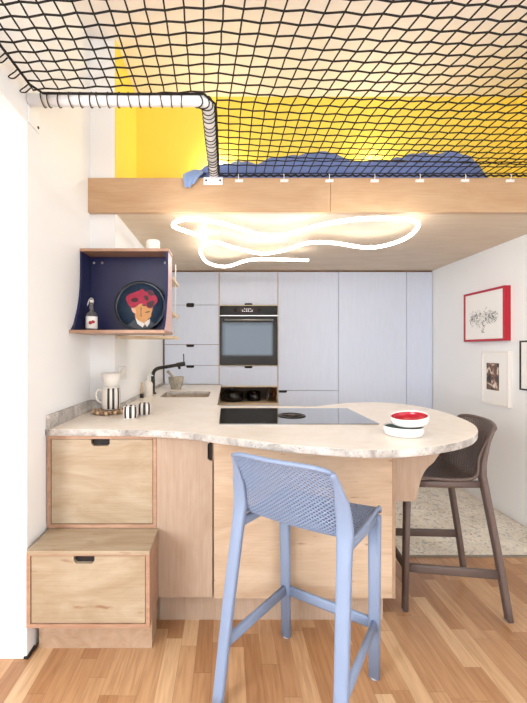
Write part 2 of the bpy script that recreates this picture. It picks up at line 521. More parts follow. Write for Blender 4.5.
struct('wall_left_back', bx(-1.2, XJ, YJ, 4.9, 0, ZC), 'wall')
struct('wall_left_lintel', bx(XL-0.11, XL, -4.9, YP, 2.225, ZC), 'wall')
# windows
def window(name, axis, a0, a1, z0, z1, pos, mullion=True):
    f = bmesh.new(); t = 0.06
    def seg(u0, u1, w0, w1):
        if axis == 'Y': bx(u0, u1, pos-0.03, pos+0.03, w0, w1, f)
        else: bx(pos-0.03, pos+0.03, u0, u1, w0, w1, f)
    seg(a0, a1, z0, z0+t); seg(a0, a1, z1-t, z1); seg(a0, a0+t, z0+t, z1-t); seg(a1-t, a1, z0+t, z1-t)
    m = (a0+a1)/2
    if mullion: seg(m-0.035, m+0.035, z0+t, z1-t)
    o = struct(name, f, 'white_plastic')
    g = bx(a0+t, a1-t, pos-0.004, pos+0.004, z0+t, z1-t) if axis == 'Y' else bx(pos-0.004, pos+0.004, a0+t, a1-t, z0+t, z1-t)
    p = link_mesh('pane', g, 'pane'); p.parent = o
window('window_1', 'Y', -0.25, 1.55, 1.05, 2.25, -4.95, False)
window('window_fill_right', 'X', -2.2, -0.1, 0.7, 2.6, 2.21)  # added window behind the camera, an opening for the side fill light
window('window_fill_hall', 'X', -3.2, -0.4, 0.65, 2.55, -2.45)  # unseen hall window, made up to let the left fill light in
# loft: platform with plywood underside, edge beam, yellow walls
struct('ceiling_loft', bx(XJ, XR, 2.42, 4.78, ZS, 2.26), 'ply_soffit')
b = bx(XL, 0.609, 2.38, 2.42, 2.10, 2.305, bev=0.0015); bx(0.611, XR, 2.38, 2.42, 2.10, 2.305, b, bev=0.0015)
struct('trim_1', b, 'ply_beam')
struct('wall_loft_back', bx(XJ+0.006, XR-0.006, 2.96, 3.05, 2.26, ZC), 'yellow')
struct('wall_loft_left', bx(XJ, XJ+0.006, YJ, 3.05, 2.26, ZC), 'yellow')
struct('wall_loft_right', bx(XR-0.006, XR, YJ, 3.05, 2.26, ZC), 'yellow')
# dark strip at the foot of the pillar
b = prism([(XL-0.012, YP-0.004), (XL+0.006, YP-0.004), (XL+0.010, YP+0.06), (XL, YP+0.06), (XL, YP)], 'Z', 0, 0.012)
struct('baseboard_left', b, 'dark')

# ------------------------------------------------------------------ rug
t = thing('rug', 'cream and grey distressed rug lying on the floor behind the dark brown stool', 'rug', (1.2, 3.2, 0))
part('pile', bx(0.79, 2.13, 2.48, 3.95, 0.0005, 0.010), 'rug', t)
part('binding', bx(0.79, 2.13, 2.468, 2.4795, 0.0005, 0.010), 'rug_edge', t)

# ------------------------------------------------------------------ low cabinets on the left
def drawer_box(t, x0, x1, y0, y1, z0, z1, top_t, notch_x):
    """open plywood box with an inset drawer front and a finger notch"""
    e = 0.016
    c = bx(x0, x0+e, y0, y1, z0, z1)
    bx(x1-e, x1, y0, y1, z0, z1, c); bx(x0+e, x1-e, y0, y1, z0, z0+e, c); bx(x0+e, x1-e, y0, y1, z1-top_t, z1, c)
    bx(x0+e, x1-e, y1-0.01, y1, z0+e, z1-top_t, c)
    part('carcass', c, 'ply_edge', t)
    f = prism(notched(x0+e+0.003, x1-e-0.003, z0+e+0.003, z1-top_t-0.003, top=notch_x, w=0.085, d=0.03), 'Y', y0+0.004, y0+0.022)
    d = part('drawer_front', f, 'ply_x', t)
    part('finger_hole_shade', bx(notch_x-0.044, notch_x+0.044, y0+0.0225, y0+0.04, z1-top_t-0.036, z1-top_t-0.002), 'dark', d, label='painted shade in the finger hole')  # dark block behind the notch stands in for the hole's shade
t = thing('drawer_cabinet', 'tall plywood drawer cabinet against the left wall under the granite worktop', 'cabinet', (-0.58, 2.0, 0))
drawer_box(t, -0.828, -0.327, 1.83, 2.39, 0.466, 0.887, 0.014, -0.585)
part('base_panel', bx(-0.828, -0.327, 1.905, 2.39, 0.0, 0.4655), 'ply_side', t)
t = thing('drawer_cabinet', 'low plywood drawer step standing in front of the taller cabinet', 'cabinet', (-0.57, 1.7, 0))
drawer_box(t, -0.818, -0.318, 1.622, 1.828, 0.152, 0.4485, 0.004, -0.585)
part('step_top', bx(-0.818, -0.318, 1.622, 1.829, 0.449, 0.465, bev=0.001), 'ply_x', t)
part('plinth', bx(-0.812, -0.326, 1.717, 1.828, 0, 0.1515), 'ply_side', t)

# ------------------------------------------------------------------ peninsula base
t = thing('peninsula_cabinet', 'pale birch plywood peninsula base carrying the rounded worktop', 'cabinet', (0.22, 2.15, 0))
part('carcass', bx(-0.3255, 0.752, 1.852, 2.52, 0.142, 0.888), 'ply_side', t)
d = part('door', prism(notched(-0.3255, -0.072, 0.148, 0.884, right=0.815, w=0.085, d=0.022), 'Y', 1.832, 1.851), 'ply_z', t)
part('finger_hole_shade', bx(-0.098, -0.073, 1.845, 1.8515, 0.77, 0.86), 'dark', d, label='painted shade in the finger hole')  # near-black block painted as shade behind the door notch
part('front_panel', bx(-0.064, 0.752, 1.829, 1.851, 0.144, 0.888, bev=0.001), 'ply_panel', t)
part('side_panel', bx(0.7525, 0.766, 1.829, 2.52, 0.144, 0.888), 'ply_side', t)
part('plinth', bx(-0.325, 0.735, 1.899, 2.48, 0.0, 0.1415), 'ply_z', t)
arc = [(0.767, 0.888), (1.02, 0.888)] + [(p.x, p.z) for p in catmull([(1.0, 0, 0.835), (0.955, 0, 0.765), (0.922, 0, 0.735), (0.898, 0, 0.695), (0.884, 0, 0.65)], 5)]
arc += [(0.877, 0.62)]
for k in range(1, 7):
    q = k/6*PI/2
    arc.append((0.876-0.03+0.03*math.cos(q), 0.61-0.03*math.sin(q)))
arc += [(0.767, 0.58)]
part('bracket', prism(arc, 'Y', 1.85, 1.885), 'ply_z', t)
# base units of the run by the sink (under the worktop)
t = thing('sink_cabinet', 'plywood base cabinet under the sink worktop on the left', 'cabinet', (-0.4, 3.3, 0))
part('carcass', bx(-0.68, -0.10, 2.53, 4.19, 0.1, 0.70), 'ply_side', t)
part('plinth', bx(-0.68, -0.14, 2.53, 4.19, 0.0, 0.0995), 'ply_side', t)

# ------------------------------------------------------------------ worktop
ZT, ZU = 0.919, 0.8885
front = [(-0.833, 1.822), (-0.60, 1.815), (-0.40, 1.805), (-0.22, 1.765), (-0.13, 1.725), (-0.038, 1.668), (0.08, 1.605), (0.20, 1.537), (0.33, 1.49), (0.445, 1.457),
         (0.534, 1.446), (0.628, 1.452), (0.76, 1.492), (0.891, 1.56), (0.992, 1.635), (1.08, 1.735), (1.145, 1.835), (1.205, 1.973),
         (1.245, 2.163), (1.258, 2.393), (1.225, 2.58), (1.15, 2.70), (1.03, 2.765), (0.85, 2.745), (0.70, 2.66), (0.56, 2.565), (0.45, 2.57)]
sm = catmull([(x, y, 0) for x, y in front], 4)
outline = [(p.x, p.y) for p in sm] + [(0.2, 2.585), (-0.03, 2.585), (-0.07, 2.625), (-0.07, 4.19), (-0.683, 4.19), (-0.683, 2.419), (-0.833, 2.419)]
hole = []
hx0, hx1, hy0, hy1, hr = -0.53, -0.15, 3.06, 3.50, 0.05
for cx, cy, a0 in ((hx1-hr, hy1-hr, 0), (hx0+hr, hy1-hr, 90), (hx0+hr, hy0+hr, 180), (hx1-hr, hy0+hr, 270)):
    for k in range(6):
        a = math.radians(a0+k*18); hole.append((cx+hr*math.cos(a), cy+hr*math.sin(a)))
cu = bpy.data.curves.new('outline', 'CURVE'); cu.dimensions = '2D'; cu.fill_mode = 'BOTH'
cu.extrude = (ZT-ZU)/2-0.003; cu.bevel_depth = 0.003; cu.bevel_resolution = 1; cu.offset = -0.003
for pts in (outline, hole):
    s = cu.splines.new('POLY'); s.points.add(len(pts)-1); s.use_cyclic_u = True
    for i, (x, y) in enumerate(pts): s.points[i].co = (x, y, 0, 1)
tmp = bpy.data.objects.new('outline', cu); COL.objects.link(tmp)
dg = bpy.context.evaluated_depsgraph_get()
me = bpy.data.meshes.new_from_object(tmp.evaluated_get(dg))
bpy.data.objects.remove(tmp); bpy.data.curves.remove(cu)
b = bmesh.new(); b.from_mesh(me); bpy.data.meshes.remove(me)
bmesh.ops.translate(b, verts=b.verts, vec=(0, 0, (ZT+ZU)/2))
bmesh.ops.remove_doubles(b, verts=b.verts, dist=1e-5)
bmesh.ops.recalc_face_normals(b, faces=b.faces)
for f in b.faces: f.material_index = 0 if abs(f.normal.z) > 0.8 else 1
t = thing('worktop', 'long pale granite worktop with a rounded dining end', 'worktop', (0, 2.2, ZU))
part('slab', b, ['stone', 'stone_edge'], t)
b = bx(XL+0.001, XL+0.021, 1.83, 2.398, ZT+0.0005, ZT+0.062)
bx(XL+0.001, XJ+0.019, 2.399, 2.419, ZT+0.0005, ZT+0.062, b); bx(XJ+0.001, XJ+0.019, 2.4195, 4.18, ZT+0.0005, ZT+0.022, b)
part('upstand', b, 'stone_edge', t)

# sink
t = thing('sink', 'rectangular sink sunk into the granite worktop beneath the black tap', 'sink', (-0.34, 3.28, 0.72))
b = bmesh.new()
def ringpts(x0, x1, y0, y1, r, z):
    o = []
    for cx, cy, a0 in ((x1-r, y1-r, 0), (x0+r, y1-r, 90), (x0+r, y0+r, 180), (x1-r, y0+r, 270)):
        for k in range(6):
            a = math.radians(a0+k*18); o.append(b.verts.new((cx+r*math.cos(a), cy+r*math.sin(a), z)))
    return o
R = [ringpts(-0.55, -0.13, 3.04, 3.52, 0.06, 0.8875), ringpts(-0.53, -0.15, 3.06, 3.50, 0.05, 0.8875), ringpts(-0.525, -0.155, 3.065, 3.495, 0.05, 0.74), ringpts(-0.50, -0.18, 3.09, 3.47, 0.05, 0.722)]
for A, B in zip(R, R[1:]):
    for i in range(24): b.faces.new((A[i], A[(i+1) % 24], B[(i+1) % 24], B[i]))
b.faces.new(R[-1])
part('basin', b, 'basin', t)
part('drain', lathe([(0, 0), (0.035, 0), (0.04, 0.003), (0.02, 0.005), (0, 0.004)], (-0.34, 3.28, 0.7225), 20), 'steel', t)

# tap
t = thing('tap', 'black kitchen tap with a long angled spout beside the sink', 'tap', (-0.615, 3.28, ZT))
part('post', lathe([(0, 0), (0.026, 0), (0.026, 0.012), (0.018, 0.016), (0.0165, 0.02), (0.0165, 0.12), (0, 0.12)], (-0.615, 3.28, ZT+0.0005), 20), 'black_metal', t, True)
path = catmull([(-0.615, 3.28, ZT+0.10), (-0.614, 3.28, ZT+0.16), (-0.60, 3.28, ZT+0.195), (-0.565, 3.28, ZT+0.213), (-0.50, 3.28, ZT+0.224), (-0.37, 3.28, ZT+0.246)], 6)
part('spout', tube(path, 0.0145, 14), 'black_metal', t, True)
part('spray_head', tube([(-0.42, 3.28, ZT+0.238), (-0.352, 3.28, ZT+0.249)], 0.0185, 14), 'black_metal', t, True)
part('nozzle', tube([(-0.40, 3.28, ZT+0.23), (-0.398, 3.28, ZT+0.205)], 0.011, 12), 'black_metal', t, True)
part('lever', tube([(-0.362, 3.28, ZT+0.258), (-0.364, 3.28, ZT+0.33)], 0.0042, 8), 'black_metal', t, True)

# soap bottle
t = thing('soap_dispenser', 'white ceramic soap dispenser standing left of the black tap', 'soap dispenser', (-0.622, 3.12, ZT))
part('bottle', lathe([(0, 0.0005), (0.033, 0.0005), (0.035, 0.004), (0.035, 0.095), (0.03, 0.11), (0.014, 0.118), (0.012, 0.125), (0, 0.125)], (-0.622, 3.12, ZT), 24), 'white_ceramic', t, True)
part('pump', tube(catmull([(-0.622, 3.12, ZT+0.124), (-0.622, 3.12, ZT+0.160), (-0.607, 3.112, ZT+0.168), (-0.582, 3.10, ZT+0.162)], 4), 0.005, 8), 'white_plastic', t, True)
t = thing('dish_brush', 'small upright dish brush beside the white soap dispenser', 'brush', (-0.652, 3.02, ZT))
part('handle', tube([(-0.652, 3.02, ZT+0.03), (-0.650, 3.02, ZT+0.12)], [0.008, 0.005], 8), 'wood_bead', t, True)
part('bristles', lathe([(0, 0.0005), (0.016, 0.0005), (0.013, 0.022), (0.008, 0.032), (0, 0.032)], (-0.652, 3.02, ZT), 12), 'dark', t, True)

# mortar and pestle
t = thing('mortar', 'grey stone mortar beyond the sink below the pale drawers', 'mortar', (-0.48, 3.70, ZT))
part('bowl', lathe([(0, 0.0005), (0.046, 0.0005), (0.05, 0.006), (0.046, 0.018), (0.058, 0.035), (0.068, 0.07), (0.072, 0.112), (0.066, 0.114), (0.06, 0.075), (0.04, 0.04), (0, 0.032)], (-0.48, 3.70, ZT), 28), 'stonegrey', t, True)
single('pestle', tube([(-0.462, 3.70, ZT+0.064), (-0.50, 3.70, ZT+0.105), (-0.535, 3.70, ZT+0.143), (-0.56, 3.70, ZT+0.168)], [0.02, 0.013, 0.012, 0.016], 12), 'stonegrey', 'stone pestle leaning in the grey mortar', 'pestle', smooth=True)

# bead trivet, pitcher, dripper, cups
TX, TY = -0.693, 2.285
t = thing('trivet', 'round wooden bead trivet under the striped jug', 'trivet', (TX+0.01, TY, ZT))
b1, b2 = bmesh.new(), bmesh.new()
k = 0
for ring, n in ((0.086, 22), (0.062, 16), (0.038, 10), (0.014, 4)):
    for i in range(n):
        a = 2*PI*i/n
        r = bmesh.ops.create_icosphere(b1 if (i % 2) else b2, subdivisions=2, radius=0.0115)
        bmesh.ops.translate(b1 if (i % 2) else b2, verts=r['verts'], vec=(TX+0.01+ring*math.cos(a), TY+ring*math.sin(a), ZT+0.012))
part('light_beads', b1, 'wood_bead', t, True); part('dark_beads', b2, 'wood_bead_dark', t, True)
def striped(name, t, prof, c, z0, seg=48, stripes=10, wid=0.5, parent=None, half=False):
    """a turned body whose side carries alternating white and black upright stripes"""
    b = lathe(prof, (c[0], c[1], z0), seg)
    for f in b.faces:
        m = f.calc_center_median(); a = math.atan2(m.y-c[1], m.x-c[0])
        n = f.normal
        r = math.hypot(m.x-c[0], m.y-c[1])
        f.normal_update()
        u = (a/(2*PI)*stripes) % 1
        on = u < wid and abs(f.normal.z) < 0.6 and r > prof[1][0]*0.82
        if half and not (-PI*0.58 < a < 0.6): on = False
        f.material_index = 1 if on else 0
    return part(name, b, ['white_ceramic', 'black_glaze'], t, True)
ZV = ZT+0.024
t = thing('jug', 'striped black and white ceramic jug on the bead trivet', 'jug', (TX+0.025, TY, ZV))
striped('body', t, [(0, 0.0005), (0.046, 0.0005), (0.05, 0.004), (0.052, 0.03), (0.051, 0.09), (0.049, 0.122), (0.045, 0.122), (0.046, 0.02), (0, 0.015)], (TX+0.025, TY), ZV, stripes=11, half=True)
part('handle', tube(catmull([(TX-0.024, TY, ZV+0.105), (TX-0.048, TY-0.006, ZV+0.107), (TX-0.058, TY-0.008, ZV+0.08), (TX-0.05, TY-0.006, ZV+0.05), (TX-0.026, TY, ZV+0.035)], 6), 0.0065, 8), 'white_ceramic', t, True)
t = thing('coffee_dripper', 'white coffee dripper cone set on top of the striped jug', 'coffee dripper', (TX+0.025, TY, ZV+0.1225))
part('cone', lathe([(0.012, 0.008), (0.034, 0.008), (0.038, 0.014), (0.056, 0.082), (0.052, 0.083), (0.03, 0.02), (0.012, 0.02), (0.012, 0.008)], (TX+0.025, TY, ZV+0.1225), 32), 'white_ceramic', t, True)
part('saucer', lathe([(0.012, 0.0005), (0.05, 0.0005), (0.05, 0.0075), (0.012, 0.0075), (0.012, 0.0005)], (TX+0.025, TY, ZV+0.1225), 32), 'white_ceramic', t, True)
cp = [(0, 0.0005), (0.031, 0.0005), (0.036, 0.005), (0.0385, 0.03), (0.0365, 0.066), (0.033, 0.067), (0.034, 0.03), (0.03, 0.012), (0, 0.01)]
t = thing('cup', 'front striped cup without handle, nearest the worktop edge', 'cup', (-0.515, 2.115, ZT), group='striped cups')
striped('body', t, cp, (-0.515, 2.115), ZT, stripes=8, wid=0.45)
t = thing('cup', 'rear striped cup partly behind the other striped cup', 'cup', (-0.465, 2.225, ZT), group='striped cups')
striped('body', t, [(r*0.97, z*0.98) for r, z in cp], (-0.465, 2.225), ZT, stripes=8, wid=0.45)

# cooktop
t = thing('cooktop', 'black glass cooktop with a round extractor set in the worktop', 'cooktop', (0.345, 2.195, ZT))
b = bx(-0.044, 0.732, 1.936, 2.455, ZT+0.0005, ZT+0.0045)
part('glass', b, 'hob_glass', t)
b = lathe([(0, 0.0), (0.074, 0.0), (0.076, 0.003), (0.072, 0.005), (0.066, 0.004), (0.02, 0.006), (0, 0.006)], (0.345, 2.17, ZT+0.0047), 36)
e = part('extractor', b, 'black_metal', t, True)
for k in range(3):
    part('vent_ring', tube([(0.345+(0.03+0.014*k)*math.cos(2*PI*i/32), 2.17+(0.03+0.014*k)*math.sin(2*PI*i/32), ZT+0.0108) for i in range(32)], 0.002, 6, closed=True), 'oven_trim', e, True)

# bowls on the round end
def bowl(name, label, c, z, r, h, mi, tilt=0.0, group=None):
    t = thing(name, label, 'bowl', (c[0], c[1], z), group=group)
    t.rotation_euler = (0.10*bool(tilt), -tilt, 0)
    o = part('shell', lathe([(0, 0.0006), (r*0.86, 0.0006), (r*0.97, h*0.22), (r, h*0.62), (r*0.985, h), (r*0.955, h), (r*0.95, h*0.8)], (0, 0, 0), 40), 'gloss_white', t, True, world=False)
    part('inside', lathe([(r*0.949, h*0.86), (r*0.93, h*0.55), (r*0.8, h*0.25), (0, h*0.2)], (0, 0, 0), 40), mi, t, True, world=False)
bowl('bowl', 'low white bowl with grey green inside, under the red one', (0.745, 1.70), ZT, 0.080, 0.039, 'gloss_green', group='bowls on the round end')
bowl('bowl', 'white bowl with red inside, tilted on top of another bowl', (0.777, 1.71), ZT+0.0475, 0.077, 0.036, 'gloss_red', tilt=0.12, group='bowls on the round end')

# ------------------------------------------------------------------ tall pale blue cabinets at the back
ZT1 = 2.100
def front(name, t, x0, x1, z0, z1, notches=(), mat='blue_door', **kw):
    g = 0.0025
    o = part(name, prism(notched(x0+g, x1-g, z0+g, z1-g, **kw), 'Y', YB, YB+0.018), mat, t)
    for (cx, cz, w, d) in notches:
        part('finger_hole_shade', bx(cx-w/2, cx+w/2, YB+0.0185, YB+0.024, cz-d/2, cz+d/2), 'dark', o, label='painted shade in the finger hole')  # dark backing puts the shade into each notch
    return o
def carcass(t, x0, x1, z0, z1, mat='door_gap'):
    part('carcass', bx(x0+0.0005, x1-0.0005, YB+0.0245, 4.77, z0, z1), mat, t)
c1 = (XJ+0.004, -0.0945); c2 = (-0.0945, 0.527); c3 = (0.527, 1.158); c4 = (1.158, 1.875); c5 = (1.875, 2.146)
hx = -0.398
t = thing('wall_cabinet', 'pale blue cabinet with a stack of drawers above the sink worktop', 'cabinet', (-0.39, 4.45, 0.921))
carcass(t, c1[0], c1[1], 0.921, ZT1)
front('door', t, c1[0]+0.012, c1[1], 1.7525, ZT1, [(hx, 1.766, 0.084, 0.026)], bottom=hx, d=0.02)
front('door', t, c1[0]+0.012, c1[1], 1.3378, 1.7525, [(hx, 1.739, 0.084, 0.026)], top=hx, d=0.02)
front('drawer_front', t, c1[0]+0.012, c1[1], 1.118, 1.3378, [(hx, 1.324, 0.084, 0.026)], top=hx, d=0.024)
front('drawer_front', t, c1[0]+0.012, c1[1], 0.921, 1.118, [(hx, 1.104, 0.084, 0.026)], top=hx, d=0.024)
part('side_panel', bx(c1[0], c1[0]+0.011, YB-0.006, YB+0.024, 0.921, ZT1), 'door_gap', t)

t = thing('oven_cabinet', 'tall plywood cabinet that houses the oven and the pot niche', 'cabinet', (0.216, 4.45, 0))
x0, x1 = c2
b = bx(x0+0.0005, x0+0.006, YB+0.001, 4.77, 0, ZT1); bx(x1-0.006, x1-0.0005, YB+0.001, 4.77, 0, ZT1, b)
bx(x0+0.006, x1-0.006, 4.74, 4.77, 0, ZT1, b)
for z0, z1 in ((1.744, 1.7535), (1.112, 1.1205), (0.890, 0.903), (0.702, 0.72)): bx(x0+0.006, x1-0.006, YB+0.001, 4.74, z0, z1, b)
part('carcass', b, 'ply_pale', t)
hx2 = 0.216
front('door', t, x0+0.006, x1-0.006, 1.7535, ZT1, [(hx2, 1.765, 0.084, 0.02)], bottom=hx2, d=0.018)
front('drawer_front', t, x0+0.006, x1-0.006, 0.903, 1.112, [(hx2, 1.100, 0.084, 0.026)], top=hx2, d=0.022)
part('lower_panel', bx(x0+0.008, x1-0.008, YB, YB+0.018, 0.02, 0.701), 'blue_door', t)
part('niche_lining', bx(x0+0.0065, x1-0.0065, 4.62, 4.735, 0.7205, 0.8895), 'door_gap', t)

t = thing('fridge_cabinet', 'pale blue two door tall cabinet directly right of the oven', 'cabinet', (0.84, 4.45, 0))
carcass(t, c3[0], c3[1], 0.0, ZT1)
front('upper_door', t, c3[0], c3[1], 0.855, ZT1)
front('lower_door', t, c3[0], c3[1], 0.05, 0.855, [(c3[0]+0.05, 0.843, 0.09, 0.026)], top=c3[0]+0.05, d=0.022, w=0.09)
t = thing('tall_cabinet', 'wide plain pale blue tall cabinet, second from the right wall', 'cabinet', (1.5, 4.45, 0))
carcass(t, c4[0], c4[1], 0.0, ZT1); front('door', t, c4[0], c4[1], 0.05, ZT1)
t = thing('tall_cabinet', 'narrow pale blue tall cabinet in the corner by the right wall', 'cabinet', (2.0, 4.45, 0))
carcass(t, c5[0], c5[1], 0.0, ZT1); front('door', t, c5[0], c5[1], 0.05, ZT1)
struct('trim_2', bx(XJ+0.002, XR-0.002, YB+0.012, YB+0.03, ZT1+0.001, ZS-0.0005), 'door_gap')

# oven
t = thing('oven', 'black built-in oven with glass door in the tall cabinet', 'oven', (0.216, 4.4, 1.1205))
ox0, ox1, oz0, oz1 = -0.0865, 0.5185, 1.122, 1.743
part('housing', bx(ox0+0.01, ox1-0.01, YB+0.008, 4.72, oz0+0.005, oz1-0.005), 'dark', t)
p = part('control_panel', bx(ox0, ox1, YB-0.012, YB+0.0075, oz1-0.098, oz1, bev=0.002), 'black_glass', t)
part('display', bx(0.13, 0.275, YB-0.0135, YB-0.0121, oz1-0.072, oz1-0.02), 'oven_trim', p)
b = bmesh.new()
random.seed(3)
for r_ in range(3):
    for k in range(6):
        x = 0.148+0.0195*k; z = oz1-0.061+0.013*r_
        if random.random() < 0.75: bx(x, x+0.011, YB-0.0142, YB-0.0136, z, z+0.004, b)
part('readout', b, 'lcd', p)
for x in (0.075, 0.33):
    b = lathe([(0, 0), (0.017, 0), (0.015, 0.012), (0, 0.012)], (0, 0, 0), 20)
    bmesh.ops.rotate(b, verts=b.verts, cent=(0, 0, 0), matrix=Matrix.Rotation(PI/2, 3, 'X'))
    bmesh.ops.translate(b, verts=b.verts, vec=(x, YB-0.0122, oz1-0.046))
    part('touch_dial', b, 'oven_trim', p, True)
part('steel_strip', bx(ox0, ox1, YB-0.014, YB+0.0075, oz1-0.108, oz1-0.0985), 'steel', t)
d = part('door', bx(ox0, ox1, YB-0.014, YB+0.0075, oz0, oz1-0.1095, bev=0.002), 'black_glass', t)
part('window', bx(-0.03, 0.455, YB-0.0155, YB-0.0141, 1.215, 1.535), 'oven_glass', d)
b = tube([(-0.035, YB-0.05, 1.592), (0.47, YB-0.05, 1.592)], 0.0085, 12)
for x in (-0.02, 0.455): tube([(x, YB-0.0142, 1.592), (x, YB-0.05, 1.592)], 0.006, 8, b)
part('handle', b, 'steel', d, True)

# pots in the niche
ZN = 0.7205
t = thing('casserole', 'black lidded casserole on the left of the niche under the oven', 'pot', (0.045, 4.40, ZN))
part('body', lathe([(0, 0.0005), (0.115, 0.0005), (0.125, 0.012), (0.128, 0.09), (0.124, 0.092), (0.12, 0.015), (0, 0.012)], (0.045, 4.40, ZN), 36), 'cast_iron', t, True)
part('lid', lathe([(0.129, 0.0925), (0.129, 0.097), (0.08, 0.115), (0.02, 0.121), (0, 0.121)], (0.045, 4.40, ZN), 36), 'cast_iron', t, True)
part('lid_knob', lathe([(0, 0), (0.01, 0), (0.009, 0.008), (0.019, 0.016), (0.017, 0.022), (0, 0.024)], (0.045, 4.40, ZN+0.1212), 20), 'steel', t, True)
for s in (-1, 1):
    part('loop_handle', tube(catmull([(0.045+s*0.122, 4.37, ZN+0.075), (0.045+s*0.147, 4.38, ZN+0.078), (0.045+s*0.147, 4.42, ZN+0.078), (0.045+s*0.122, 4.43, ZN+0.075)], 5), 0.006, 8), 'cast_iron', t, True)
t = thing('saucepan', 'small dark saucepan in the middle of the niche under the oven', 'pot', (0.285, 4.42, ZN))
part('body', lathe([(0, 0.0005), (0.07, 0.0005), (0.074, 0.01), (0.075, 0.105), (0.071, 0.106), (0.07, 0.012), (0, 0.01)], (0.285, 4.42, ZN), 32), 'cast_iron', t, True)
part('handle', tube([(0.285, 4.349, ZN+0.092), (0.292, 4.25, ZN+0.105)], 0.008, 8), 'cast_iron', t, True)
def disc_lid(name, label, x, mat, r, tilt):
    t = thing(name, label, 'pan lid', (x, 4.36, ZN+0.002), group='pan lids in the niche')
    t.rotation_euler = (0, tilt, 0)
    b = lathe([(0, 0.012), (r*0.5, 0.010), (r, 0), (r, -0.003), (r*0.5, 0.006), (0, 0.008)], (0, 0, 0), 32)
    bmesh.ops.rotate(b, verts=b.verts, cent=(0, 0, 0), matrix=Matrix.Rotation(-PI/2, 3, 'Y'))
    bmesh.ops.translate(b, verts=b.verts, vec=(0, 0, r))
    part('disc', b, mat, t, True, world=False)
    b = tube([(-0.0122, 0, r), (-0.032, 0, r)], [0.006, 0.011], 10)
    part('lid_knob', b, 'black_metal', t, True, world=False)
disc_lid('pan_lid', 'steel pan lid standing on edge left of the copper lid', 0.422, 'steel', 0.070, 0.16)
disc_lid('pan_lid', 'copper pan lid standing on edge at the right of the niche', 0.478, 'copper', 0.076, 0.16)

# ------------------------------------------------------------------ blue shelf box on the left wall
ZB0, ZB1 = 1.369, 1.851
bxl, bxr = XL+0.002, -0.336
t = thing('shelf_box', 'navy lined plywood shelf box with curved sides on the left wall', 'shelf', (-0.585, 2.4, ZB0))
def side_prof(off=0.0):
    z = [ZB0+0.017, 1.42, 1.47, 1.53, 1.60, 1.68, 1.76, ZB1-0.017]
    y = [2.112, 2.150, 2.182, 2.212, 2.235, 2.247, 2.250, 2.250]
    c = catmull([(0, b_, a_) for a_, b_ in zip(z, y)], 4)
    return [(p.y, p.z) for p in c] + [(2.398, ZB1-0.017), (2.398, ZB0+0.017)]
part('side', prism(side_prof(), 'X', bxl, bxl+0.012), 'navy', t)
b = prism(side_prof(), 'X', bxr-0.014, bxr)
for f in b.faces:
    f.normal_update()
bmesh.ops.recalc_face_normals(b, faces=b.faces)
for f in b.faces: f.material_index = 1 if f.normal.x > 0.5 else 0
part('side', b, ['navy', 'lilac'], t, label='right side, navy inside and pale pink outside')
part('back', bx(bxl+0.0125, bxr-0.0145, 2.386, 2.398, ZB0+0.0175, ZB1-0.0175), 'navy', t)
part('top', bx(bxl, bxr+0.004, 2.245, 2.398, ZB1-0.0165, ZB1, bev=0.001), 'ply_edge', t)
part('bottom', bx(bxl, bxr+0.004, 2.095, 2.398, ZB0, ZB0+0.0165, bev=0.001), 'ply_edge', t)
for (x, y, z) in ((-0.80, 2.385, 1.80), (-0.75, 2.385, 1.80), (-0.375, 2.385, 1.80)):
    b = lathe([(0, 0), (0.008, 0), (0.006, 0.004), (0, 0.004)], (0, 0, 0), 12)
    bmesh.ops.rotate(b, verts=b.verts, cent=(0, 0, 0), matrix=Matrix.Rotation(PI/2, 3, 'X'))
    bmesh.ops.translate(b, verts=b.verts, vec=(x, y, z)); part('screw', b, 'steel', t, True)
# narrow open shelf behind it
t = thing('shelf_rack', 'narrow pale wood open shelf rack behind the navy box', 'shelf', (-0.5, 2.6, 1.35))
for z in (1.352, 1.497, 1.712):
    part('board', bx(XJ+0.002, -0.335, 2.4235, 2.75, z, z+0.014), 'ply_pale', t)
part('rod', tube([(-0.344, 2.62, 1.345), (-0.344, 2.62, 1.84)], 0.004, 10), 'white_plastic', t, True, label='thin white upright rod')
# things in and on the box
t = thing('candle_jar', 'small white jar on top of the navy shelf box', 'jar', (-0.435, 2.325, ZB1))
part('body', lathe([(0, 0.0005), (0.036, 0.0005), (0.039, 0.006), (0.039, 0.058), (0.034, 0.064), (0.03, 0.06), (0, 0.056)], (-0.435, 2.325, ZB1), 28), 'white_ceramic', t, True)
zb = ZB0+0.0168
BXX, BYY = -0.764, 2.24
t = thing('dispenser_bottle', 'small glass bottle with white label and swing stopper in the navy box', 'bottle', (BXX, BYY, zb))
g = part('glass_body', lathe([(0, 0.0005), (0.029, 0.0005), (0.031, 0.004), (0.031, 0.088), (0.026, 0.1), (0.011, 0.112), (0.0095, 0.15), (0.0115, 0.152), (0.0115, 0.158), (0, 0.158)], (BXX, BYY, zb), 24), 'bottle_glass', t, True)
lb = lathe([(0.0315, 0.014), (0.0322, 0.015), (0.0322, 0.08), (0.0315, 0.081)], (BXX, BYY, zb), 28)
l = part('label', lb, 'paper', t, True, label='white paper label with red berries')
b = bmesh.new()
for dx, dz, r in ((0.004, 0.045, 0.010), (0.017, 0.05, 0.009)):
    q = bmesh.ops.create_uvsphere(b, u_segments=12, v_segments=8, radius=r)
    for v in q['verts']:
        v.co = Vector((v.co.x, v.co.y*0.18, v.co.z))
        x = v.co.x+dx
        v.co = Vector((BXX+x, BYY-math.sqrt(max(0, 0.0325**2-x*x))+v.co.y, zb+dz+v.co.z))
part('berry_print', b, 'berry', l, True)
